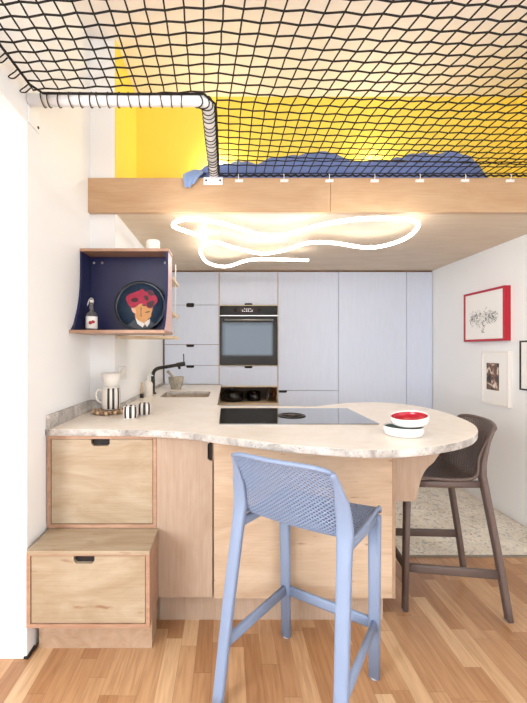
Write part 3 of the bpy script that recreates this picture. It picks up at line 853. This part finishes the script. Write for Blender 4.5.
b = tube(catmull([(BXX+0.008, BYY, zb+0.152), (BXX+0.009, BYY, zb+0.175), (BXX-0.002, BYY-0.002, zb+0.184), (BXX-0.014, BYY-0.004, zb+0.17), (BXX-0.021, BYY-0.005, zb+0.142)], 5), 0.0028, 8)
part('stopper', lathe([(0, 0.158), (0.009, 0.158), (0.011, 0.166), (0.009, 0.174), (0, 0.176)], (BXX, BYY, zb+0.0005), 16), 'white_ceramic', t, True)
part('wire', b, 'steel', t, True)

# portrait plate
t = thing('plate', 'round dark blue plate painted with a portrait, leaning in the navy box', 'plate', (-0.513, 2.338, zb+0.0008))
t.rotation_euler = (math.radians(-7), 0, 0)
PR = 0.150
def on_plate(b, off):
    """flat outlines are drawn in (x,z) about the plate's middle, then stood up"""
    bmesh.ops.translate(b, verts=b.verts, vec=(0, off, PR))
    return b
b = lathe([(0, 0.0), (PR*0.6, 0.0), (PR*0.92, 0.012), (PR, 0.02), (PR, 0.023), (PR*0.91, 0.017), (PR*0.90, 0.016)], (0, 0, 0), 56)
bmesh.ops.rotate(b, verts=b.verts, cent=(0, 0, 0), matrix=Matrix.Rotation(PI/2, 3, 'X'))
part('rim', on_plate(b, 0), 'plate_dark', t, True, world=False)
b = lathe([(0, 0.012), (PR*0.905, 0.0125), (PR*0.905, 0.008), (0, 0.006)], (0, 0, 0), 56)
bmesh.ops.rotate(b, verts=b.verts, cent=(0, 0, 0), matrix=Matrix.Rotation(PI/2, 3, 'X'))
part('painted_face', on_plate(b, 0), 'plate_face', t, True, world=False)
def flat(pts, y0, sm=True, k=4):
    sc = PR/220.0
    p = [((x-290)*sc, -(y-270)*sc) for x, y in pts]
    if sm: p = [(q.x, q.z) for q in catmull([(x, 0, z) for x, z in p], k, closed=True)]
    return prism(p, 'Y', y0, y0+0.0012)
Y0 = -0.0135
def pl(name, pts, mat, lvl, sm=True): part(name, on_plate(flat(pts, Y0-0.0013*lvl, sm), 0), mat, t, world=False)
pl('jacket', [(180, 440), (205, 420), (250, 385), (300, 400), (330, 430), (380, 400), (402, 415), (420, 425), (385, 450), (340, 464), (290, 468), (235, 460)], 'jacket', 0)
pl('neck', [(252, 330), (300, 340), (352, 375), (355, 420), (322, 440), (280, 415), (252, 380)], 'skin', 1)
pl('face', [(238, 290), (262, 255), (330, 240), (388, 262), (394, 300), (385, 335), (382, 362), (352, 384), (320, 372), (280, 352), (250, 332)], 'skin', 2)
pl('ear', [(214, 290), (232, 282), (250, 300), (252, 335), (236, 330), (222, 315)], 'skin_light', 3)
pl('collar', [(250, 372), (275, 395), (318, 418), (330, 420), (338, 408), (362, 392), (376, 380), (374, 420), (352, 455), (332, 420), (316, 458), (270, 425)], 'collar', 3, False)
pl('mouth', [(330, 326), (350, 319), (372, 316), (370, 323), (350, 328)], 'hair_dark', 3)
pl('hair', [(165, 200), (190, 170), (240, 150), (290, 128), (312, 122), (330, 148), (360, 135), (395, 138), (405, 165), (430, 190), (436, 232), (412, 262), (385, 290), (352, 285), (330, 262), (290, 250), (250, 280), (215, 285), (185, 250)], 'hair', 4)
pl('hair_lock', [(352, 140), (392, 142), (408, 170), (380, 180), (360, 168)], 'hair_dark', 5)
pl('hair_lock', [(218, 205), (260, 200), (272, 225), (245, 240), (215, 230)], 'hair_dark', 5)
pl('hair_lock', [(345, 245), (385, 225), (412, 235), (395, 275), (360, 282)], 'hair_dark', 5)
pl('hair_lock', [(320, 185), (345, 178), (362, 205), (350, 225), (330, 215)], 'hair_dark', 5)
pl('brow', [(300, 262), (325, 256), (345, 268), (322, 270)], 'hair_dark', 3)
pl('cheek_line', [(294, 285), (300, 284), (299, 330), (303, 360), (297, 358)], 'hair_dark', 3)

# double socket on the left wall
t = thing('wall_socket', 'white double socket on the left wall below the navy box', 'socket', (XJ, 2.58, 1.09))
part('plate', bx(XJ+0.0005, XJ+0.009, 2.495, 2.665, 1.09, 1.172, bev=0.002), 'white_plastic', t)
for y in (2.54, 2.62):
    b = lathe([(0.021, 0), (0.024, 0.002), (0.021, 0.004), (0.019, 0.002), (0, 0.001)], (0, 0, 0), 24)
    bmesh.ops.rotate(b, verts=b.verts, cent=(0, 0, 0), matrix=Matrix.Rotation(PI/2, 3, 'Y'))
    bmesh.ops.translate(b, verts=b.verts, vec=(XJ+0.0092, y, 1.131)); part('outlet', b, 'white_frame', t, True)

# ------------------------------------------------------------------ ceiling light
def at(px, py, z):
    y = (z-CAMZ)*400/(350-py)
    return ((px-228)*y/400, y, z)
ZL = ZS-0.088
lp = [(206, 237.5), (190, 232.5), (176, 227.5), (173.5, 224.5), (179, 220.5), (196, 219), (226, 224.5), (257, 234), (283, 235), (319, 225.5), (355, 219.5), (390, 218.5), (412, 220.5),
      (418, 226.5), (406, 238), (385, 245.5), (365, 247.5), (334, 243), (308, 243), (283, 250.5), (262, 253.5), (237, 248.5), (216, 242.5),
      (203.5, 245.5), (201, 253.7), (208.5, 263), (226, 266.5), (247, 260.5), (267.5, 259.3), (308, 260.2)]
path = catmull([at(x, y, ZL) for x, y in lp], 8)
t = thing('ceiling_light', 'wavy white glowing tube light looping below the plywood loft', 'ceiling light', (0.4, 2.9, ZL))
part('tube', tube(path, 0.0118, 12), 'led', t, True)
for e_, d_ in ((path[0], path[0]-path[1]), (path[-1], path[-1]-path[-2])):
    d_.normalize(); part('end_cap', tube([e_+d_*0.0005, e_+d_*0.012], 0.0125, 12), 'white_plastic', t, True)
for k in range(6, len(path), 24):
    p = path[k]
    if p.y > 2.44: part('hanger', tube([(p.x, p.y, p.z+0.0119), (p.x, p.y, ZS-0.0002)], 0.001, 6), 'steel', t, True)

# ------------------------------------------------------------------ net, pipe and hooks
ZP = 2.322
t = thing('pipe_frame', 'white bent steel pipe holding the net between left wall and beam', 'pipe', (-0.085, 1.67, ZP))
path = [(XL+0.006, 1.668, ZP), (-0.4, 1.668, ZP), (-0.135, 1.668, ZP)]
for k in range(1, 8):
    a = k/8*PI/2
    path.append((-0.135+0.05*math.sin(a), 1.718-0.05*math.cos(a), ZP))
path += [(-0.085, 1.718, ZP), (-0.085, 2.0, ZP), (-0.085, 2.372, ZP-0.004)]
part('tube', tube(path, 0.0255, 20), 'white_metal', t, True)
f = part('beam_plate', bx(-0.145, -0.032, 2.373, 2.3795, 2.262, 2.306, bev=0.001), 'white_metal', t)
for x in (-0.13, -0.047):
    b = lathe([(0, 0), (0.006, 0), (0.005, 0.003), (0, 0.003)], (0, 0, 0), 12)
    bmesh.ops.rotate(b, verts=b.verts, cent=(0, 0, 0), matrix=Matrix.Rotation(PI/2, 3, 'X'))
    bmesh.ops.translate(b, verts=b.verts, vec=(x, 2.3728, 2.286)); part('screw', b, 'oven_trim', f, True)
f = part('wall_plate', bx(XL+0.0005, XL+0.0055, 1.662, 1.76, 2.23, 2.37, bev=0.001), 'white_metal', t)
for z in (2.25, 2.352):
    b = lathe([(0, 0), (0.007, 0), (0.005, 0.003), (0, 0.003)], (0, 0, 0), 12)
    bmesh.ops.rotate(b, verts=b.verts, cent=(0, 0, 0), matrix=Matrix.Rotation(PI/2, 3, 'Y'))
    bmesh.ops.translate(b, verts=b.verts, vec=(XL+0.0057, 1.745, z)); part('screw', b, 'oven_trim', f, True)

# net: rows run left-right, columns run front-back and fan a little to the right
def shear(x):
    s = min(1, max(0, (x+0.4)/1.0)); return 0.27*s*s*(3-2*s)
rows = []
y = 0.93
while y < 2.36:
    rows.append(y); y += 0.0485 + 0.012*min(1, max(0, (y-1.4)/0.5))
rows[-1] = 2.372
nets = []
NX0, PITCH = -0.785, 0.0525
ncol = int((2.10-NX0)/PITCH)
def node(i, j):
    x0 = NX0+PITCH*i; y = rows[j]
    zig = 0.004*(1 if (i+j) % 2 else -1)
    x = x0 + shear(x0)*max(0, 1.7-y)
    if i > 0: x += 0.0012*math.sin(3.1*j+1.7*i)
    yy = y + 0.06*abs(x0+0.05)*(1 if y < 2.2 else 0.2) + zig
    if j == len(rows)-1: yy = 2.372
    z = ZP + 0.006 - 0.012*math.sin(PI*min(1, max(0, (y-1.1)/1.27)))*min(1, max(0, (x0+0.1)/0.3))
    return Vector((x, yy, z))
def ok(i, j):
    v = node(i, j)
    return v.x < XR-0.012 and (v.x > -0.062 or v.y < 1.640)
t = thing('climbing_net', 'black knotted safety net stretched overhead across the room', 'net', (0.6, 1.7, ZP))
b = bmesh.new()
nr = len(rows)
CR = 0.0033
for j in range(nr):
    run = []
    for i in range(ncol):
        if ok(i, j): run.append(node(i, j))
        else:
            if len(run) > 1: tube(run, CR, 5, b)
            run = []
    if len(run) > 1: tube(run, CR, 5, b)
for i in range(ncol):
    run = []
    for j in range(nr):
        if ok(i, j): run.append(node(i, j))
        else:
            if len(run) > 1: tube(run, CR*0.92, 5, b)
            run = []
    if run and node(i, nr-1).x < -0.06 and run[-1].y < 1.645: run.append(Vector((run[-1].x, 1.640, ZP+0.004)))
    if len(run) > 1: tube(run, CR*0.92, 5, b)
for i in range(ncol):
    for j in range(nr):
        if ok(i, j):
            v = node(i, j); r = bmesh.ops.create_icosphere(b, subdivisions=1, radius=0.0043)
            bmesh.ops.translate(b, verts=r['verts'], vec=v)
part('mesh', b, 'cord', t, True)
b = tube([(NX0+0.002, 0.93, ZP+0.008), (NX0+0.002, 1.3, ZP+0.006), (NX0+0.002, 1.58, ZP+0.007), (NX0+0.03, 1.632, ZP+0.006), (-0.4, 1.6375, ZP+0.006), (-0.10, 1.6365, ZP+0.006), (-0.052, 1.70, ZP+0.002), (-0.0535, 2.0, ZP), (-0.053, 2.366, ZP-0.002)], 0.0048, 8)
part('border_rope', b, 'cord', t, True)
b = bmesh.new()
pts = []
n = 150
for k in range(n):
    x = -0.052 + (XR-0.02+0.052)*k/(n-1)
    pts.append((x, 2.3705+0.003*math.sin(k*2.4), 2.3135+0.005*math.sin(k*1.9)))
tube(pts, 0.0058, 6, b)
part('border_rope', b, 'cord', t, True)
def ring(c, ax, r, cr, b, tilt=0.0):
    pts = []
    for k in range(16):
        a = 2*PI*k/16
        if ax == 'X': pts.append((c[0]+tilt*math.sin(a), c[1]+r*math.cos(a), c[2]+r*math.sin(a)))
        else: pts.append((c[0]+r*math.cos(a), c[1]+tilt*math.sin(a), c[2]+r*math.sin(a)))
    tube(pts, cr, 5, b, closed=True)
x = -0.77
k = 0
while x < -0.15:
    part('lashing', (lambda q: (ring((x, 1.668, ZP), 'X', 0.028, 0.0022, q, 0.004*((k % 3)-1)), q)[1])(bmesh.new()), 'cord', t, True)
    x += 0.026 if k in (0, 5) else 0.044; k += 1
y = 1.725
k = 0
while y < 2.36:
    part('lashing', (lambda q: (ring((-0.085, y, ZP-0.002), 'Y', 0.028, 0.0022, q, 0.006*((k % 3)-0.5)), q)[1])(bmesh.new()), 'cord', t, True)
    y += 0.036; k += 1
for k, a in enumerate((0.3, 0.75, 1.1)):
    q = bmesh.new(); c = Vector((-0.135+0.05*math.sin(a), 1.718-0.05*math.cos(a), ZP)); d = Vector((-math.sin(a), math.cos(a), 0))
    pts = [c + d*(0.0285*math.cos(2*PI*i/16)) + Vector((0.01*math.sin(4*PI*i/16)*math.cos(a), 0.01*math.sin(4*PI*i/16)*math.sin(a), 0.0285*math.sin(2*PI*i/16))) for i in range(16)]
    tube(pts, 0.0026, 5, q, closed=True); part('lashing', q, 'cord', t, True)
for y in [1.0+0.083*i for i in range(8)]:
    q = tube(catmull([(NX0, y, ZP+0.012), (NX0-0.02, y+0.006, ZP+0.002), (XL+0.006, y+0.01, ZP-0.012), (NX0-0.022, y+0.012, ZP-0.016), (NX0, y+0.01, ZP)], 4), 0.0025, 5)
    part('lashing', q, 'cord', t, True)
# hooks along the beam
ORD = ('first', 'second', 'third', 'fourth', 'fifth', 'sixth', 'seventh')
for k in range(7):
    x = 0.066+0.268*k
    h = thing('net_hook', 'small white net hook on the loft beam, %s from the white pipe' % ORD[k], 'hook', (x, 2.379, 2.278), group='white net hooks along the loft beam')
    part('block', bx(x-0.024, x+0.024, 2.368, 2.3795, 2.276, 2.2915, bev=0.002), 'white_plastic', h)
    part('hook', tube(catmull([(x-0.004, 2.3675, 2.288), (x-0.004, 2.359, 2.295), (x-0.004, 2.358, 2.309), (x-0.004, 2.363, 2.320)], 4), 0.0022, 8), 'white_plastic', h, True)

# ------------------------------------------------------------------ loft bedding and lamps
b = bmesh.new()
nx, ny = 90, 26
from mathutils import noise as mn
def hump(x, y):
    e = min(1, (x+0.27)/0.15, (1.62-x)/0.10); e = max(0, e)**0.6
    v = 2.30
    h = 0.15*min(1, max(0.75, 1.15-x*0.6)) + 0.10*math.exp(-((x-0.62)/0.25)**2) + 0.10*math.exp(-((x-1.15)/0.28)**2) + 0.085*math.exp(-((x-1.45)/0.15)**2) + 0.03*math.exp(-((x-0.25)/0.2)**2)
    ey = min(1, max(0, (y-2.36)/0.13), max(0, (2.88-y)/0.12))**0.5
    n = mn.fractal(Vector((x*5, y*7, 0.3)), 1.0, 2.0, 4)*0.035 + abs(mn.noise(Vector((x*11+y*6, y*4, 2))))*0.03
    return 2.262 + (h + n)*e*ey + 0.012
G = [[b.verts.new((-0.27+1.89*i/nx, 2.425+0.455*j/ny, hump(-0.27+1.89*i/nx, 2.425+0.455*j/ny) if j else 2.272)) for j in range(ny+1)] for i in range(nx+1)]
for i in range(nx):
    for j in range(ny): b.faces.new((G[i][j], G[i+1][j], G[i+1][j+1], G[i][j+1]))
t = thing('blanket', 'crumpled blue blanket on the loft, a corner hanging over the beam', 'blanket', (0.6, 2.6, 2.261))
o = part('cover', b, 'blanket', t, True)
sd = o.modifiers.new('thick', 'SOLIDIFY'); sd.thickness = 0.01; sd.offset = -1
b = bmesh.new()
g = {}
na, nb = 14, 14
prof = [(2.56, 2.335), (2.50, 2.345), (2.44, 2.338), (2.40, 2.325), (2.372, 2.312), (2.366, 2.295), (2.364, 2.275), (2.364, 2.255)]
prof = [(p.y, p.z) for p in catmull([(0, a, c) for a, c in prof], 2)]
for j, (yy, zz) in enumerate(prof):
    f_ = j/(len(prof)-1)
    xl = -0.275 + 0.02*f_; xr = -0.148 - 0.055*max(0, (f_-0.45)/0.55)
    if f_ < 0.45: xr = -0.148 + 0.10*(0.45-f_)
    for i in range(na+1):
        u = i/na
        x = xl+(xr-xl)*u
        z = zz - (0.022*(1-u) if f_ > 0.5 else 0) + (0.03*math.sin(u*2.6) if f_ < 0.5 else 0.006*math.sin(u*9))
        g[i, j] = b.verts.new((x, yy - 0.006*abs(math.sin(u*7+f_*2)) , z))
for i in range(na):
    for j in range(len(prof)-1): b.faces.new((g[i, j], g[i+1, j], g[i+1, j+1], g[i, j+1]))
o = part('hanging_corner', b, 'denim', t, True, label='paler corner hanging over the beam')
sd = o.modifiers.new('thick', 'SOLIDIFY'); sd.thickness = 0.006; sd.offset = 1
def loft_lamp(x, label):
    t = thing('loft_lamp', label, 'lamp', (x, 2.92, 2.262), group='loft lamps')
    part('base', lathe([(0, 0), (0.03, 0), (0.03, 0.012), (0.008, 0.02), (0.008, 0.33), (0, 0.33)], (x, 2.92, 2.2625), 20), 'black_metal', t, True)
    b = bmesh.new(); bmesh.ops.create_uvsphere(b, u_segments=16, v_segments=10, radius=0.025)
    bmesh.ops.translate(b, verts=b.verts, vec=(x, 2.92, 2.62)); part('bulb', b, 'glow', t, True)
loft_lamp(1.06, 'small warm lamp glowing between the two humps of the blanket')
loft_lamp(-0.06, 'small warm lamp glowing behind the white pipe at the blanket end')

# ------------------------------------------------------------------ pictures on the right wall
def framed(label, y0, y1, z0, z1, depth, bar, fmat, group, art):
    t = thing('picture', label, 'picture', (XR, (y0+y1)/2, z0), group=group)
    xf = XR-depth
    b = bx(xf, XR-0.001, y0, y0+bar, z0, z1); bx(xf, XR-0.001, y1-bar, y1, z0, z1, b)
    bx(xf, XR-0.001, y0+bar, y1-bar, z0, z0+bar, b); bx(xf, XR-0.001, y0+bar, y1-bar, z1-bar, z1, b)
    part('frame', b, fmat, t)
    xp = xf+min(0.006, depth*0.3)
    m = part('mount', bx(xp, XR-0.001, y0+bar+0.0003, y1-bar-0.0003, z0+bar+0.0003, z1-bar-0.0003), 'paper', t)
    art(m, xp)
def drawing(m, xp):
    random.seed(21)
    cy, cz = 3.303, 1.535
    b = bmesh.new()
    for k in range(230):
        u = random.uniform(-1, 1); w = random.gauss(0, 0.33)
        if abs(u) < 0.18 and random.random() < 0.35: w -= 0.5
        y = cy+u*0.165; z = cz+w*0.105*(1-0.3*abs(u))+0.012
        pts = [Vector((xp-0.0008, y, z))]
        a = random.uniform(0, 2*PI); da = random.uniform(-0.9, 0.9)
        for s in range(5):
            pts.append(pts[-1]+Vector((0, math.cos(a), math.sin(a)))*random.uniform(0.003, 0.008)); a += da
        tube(pts, random.choice((0.0005, 0.0005, 0.0007, 0.0012)), 4, b)
    for k in range(9):
        tube([(xp-0.0008, cy-0.01+0.006*k*0.5+random.uniform(-.01, .01), cz-0.01-0.012*k), (xp-0.0008, cy+random.uniform(-.02, .02), cz-0.016-0.012*k)], 0.0022, 4, b)
    part('ink_drawing', b, 'ink', m)
framed('red framed ink drawing on the right wall', 3.04, 3.565, 1.352, 1.772, 0.05, 0.018, 'red_frame', 'pictures on the right wall', drawing)
def photo(m, xp): part('photo_print', bx(xp-0.0012, xp-0.0002, 3.145, 3.295, 0.958, 1.175), 'photo', m)
framed('white framed small dark photo below the red framed picture', 3.035, 3.355, 0.84, 1.27, 0.025, 0.012, 'white_frame', 'pictures on the right wall', photo)
def sketch(m, xp): part('pale_print', bx(xp-0.0012, xp-0.0002, 2.56, 2.84, 1.06, 1.29), 'sketch', m)
framed('thin black framed picture cut off at the right edge', 2.48, 2.925, 0.99, 1.348, 0.02, 0.011, 'black_frame', 'pictures on the right wall', sketch)

# ------------------------------------------------------------------ bar stools
def shell_bm():
    """perforated one-piece seat and back: diamond lattice with a hole in every diamond"""
    prof = [(0.205, 0.634), (0.198, 0.650), (0.17, 0.654), (0.10, 0.650), (0.02, 0.645), (-0.06, 0.643), (-0.115, 0.648), (-0.15, 0.664), (-0.172, 0.695), (-0.192, 0.74), (-0.218, 0.80), (-0.250, 0.86), (-0.283, 0.917)]
    pc = catmull([(0, a, c) for a, c in prof], 16)
    L_ = [0.0]
    for p, q in zip(pc, pc[1:]): L_.append(L_[-1]+(q-p).length)
    T = L_[-1]
    def pos(u, v):
        s = v*T; k = 0
        while k < len(L_)-2 and L_[k+1] < s: k += 1
        f = (s-L_[k])/max(1e-9, L_[k+1]-L_[k]); p = pc[k].lerp(pc[k+1], min(1, max(0, f)))
        t = min(1, max(0, (p.z-0.65)/0.12)); t = t*t*(3-2*t)
        tt = min(1, max(0, (p.z-0.65)/0.27))
        hw = 0.205 - 0.022*tt*tt
        x = u*hw
        dy = 0.036*t*u*u
        dz = 0.010*(1-t)*u*u - 0.016*max(0, tt-0.7)/0.3*abs(u)**5
        return Vector((x, p.y+dy, p.z+dz))
    nu, nv = 44, 84
    def nrm(u, v):
        du = pos(min(1, u+0.01), v)-pos(max(-1, u-0.01), v); dv = pos(u, min(1, v+0.006))-pos(u, max(0, v-0.006))
        return du.cross(dv).normalized()
    b = bmesh.new(); vs = {}
    TH = 0.0023
    def V(i, j):
        if (i, j) not in vs:
            p = pos(2*i/nu-1, j/nv); n = nrm(2*i/nu-1, j/nv)*TH
            vs[i, j] = (b.verts.new(p+n), b.verts.new(p-n))
        return vs[i, j]
    for i in range(nu+1):
        for j in range(nv+1):
            if (i+j) % 2: continue
            q = [(i-1, j), (i, j-1), (i+1, j), (i, j+1)]
            seen = []
            for a, c in q:
                w = (min(nu, max(0, a)), min(nv, max(0, c)))
                if w not in seen: seen.append(w)
            if len(seen) < 3: continue
            R = [V(*w) for w in seen]
            if len(seen) == 4 and 2 <= i <= nu-2 and 3 <= j <= nv-2:
                inner = []
                for k in (0, 1):
                    c = sum((r[k].co for r in R), Vector())/4
                    inner.append([b.verts.new(c+(r[k].co-c)*0.69) for r in R])
                for m in range(4):
                    n = (m+1) % 4
                    b.faces.new((R[m][0], R[n][0], inner[0][n], inner[0][m]))
                    b.faces.new((R[n][1], R[m][1], inner[1][m], inner[1][n]))
                    b.faces.new((inner[0][m], inner[0][n], inner[1][n], inner[1][m]))
            else:
                b.faces.new([r[0] for r in R]); b.faces.new([r[1] for r in R][::-1])
    rim = [pos(u, 1.0) for u in [k/16*2-1 for k in range(17)]]
    left = [pos(-1, v/30) for v in range(31)]; right = [pos(1, v/30) for v in range(31)]
    frontl = [pos(k/8*2-1, 0) for k in range(9)]
    return b, rim, left, right, frontl
def make_stool(mat, label, loc, rz, group):
    t = thing('bar_stool', label, 'stool', loc, rz, group)
    b, rim, left, right, fr = shell_bm()
    part('seat_shell', b, mat, t, False, world=False)
    r = bmesh.new()
    tube(rim, 0.0085, 8, r); tube(left, 0.0085, 8, r); tube(right, 0.0085, 8, r); tube(fr, 0.0085, 8, r)
    part('rim', r, mat, t, True, world=False)
    # side rails and front rail below the seat
    r = bmesh.new()
    for s in (-1, 1): tube([(s*0.196, 0.18, 0.628), (s*0.196, 0.0, 0.628), (s*0.196, -0.17, 0.634)], 0.016, 8, r, rx=0.012, up=(0, 0, 1))
    tube([(-0.19, 0.185, 0.626), (0.19, 0.185, 0.626)], 0.014, 8, r, rx=0.012, up=(0, 0, 1))
    part('seat_frame', r, mat, t, True, world=False)
    for s in (-1, 1):
        p = [(s*0.192, 0.175, 0.004), (s*0.194, 0.171, 0.3), (s*0.196, 0.165, 0.64)]
        l = part('leg', tube(p, [0.021, 0.022, 0.024], 12, rx=[0.0125, 0.0135, 0.0155], up=(1, 0, 0)), mat, t, True, world=False)
        part('foot_pad', tube([(s*0.192, 0.175, 0.0), (s*0.192, 0.175, 0.0038)], 0.015, 10), 'foot', l, True, world=False)
        p = catmull([(s*0.224, -0.288, 0.004), (s*0.215, -0.243, 0.3), (s*0.204, -0.192, 0.60), (s*0.201, -0.176, 0.70), (s*0.198, -0.188, 0.78), (s*0.192, -0.214, 0.85), (s*0.186, -0.240, 0.897)], 4)
        n = len(p)
        def rr(z): return 0.021+0.003*min(1, z/0.6) if z < 0.62 else (0.0235+0.004*(1-abs(z-0.70)/0.10) if 0.62 < z < 0.80 and abs(z-0.70) < 0.10 else max(0.006, 0.0225-0.016*(z-0.78)/0.125) if z > 0.78 else 0.0225)
        l = part('leg', tube(p, [rr(q.z) for q in p], 12, rx=[0.014 if q.z < 0.7 else 0.014-0.007*(q.z-0.7)/0.2 for q in p], up=(1, 0, 0)), mat, t, True, world=False)
        part('foot_pad', tube([(s*0.224, -0.288, 0.0), (s*0.224, -0.288, 0.0038)], 0.016, 10), 'foot', l, True, world=False)
        part('stretcher', tube([(s*0.194, 0.168, 0.213), (s*0.217, -0.25, 0.213)], 0.0215, 10, rx=0.0095, up=(0, 0, 1)), mat, t, True, world=False)
    part('stretcher', tube([(-0.193, 0.173, 0.213), (0.193, 0.173, 0.213)], 0.0215, 10, rx=0.0095, up=(0, 0, 1)), mat, t, True, world=False)
    return t
make_stool('blue_plastic', 'periwinkle blue perforated bar stool in front of the counter', (0.313, 1.533, 0), math.radians(-36), 'perforated bar stools')
make_stool('brown_plastic', 'dark brown perforated bar stool at the rounded end of the worktop', (1.064, 2.14, 0), math.radians(84), 'perforated bar stools')
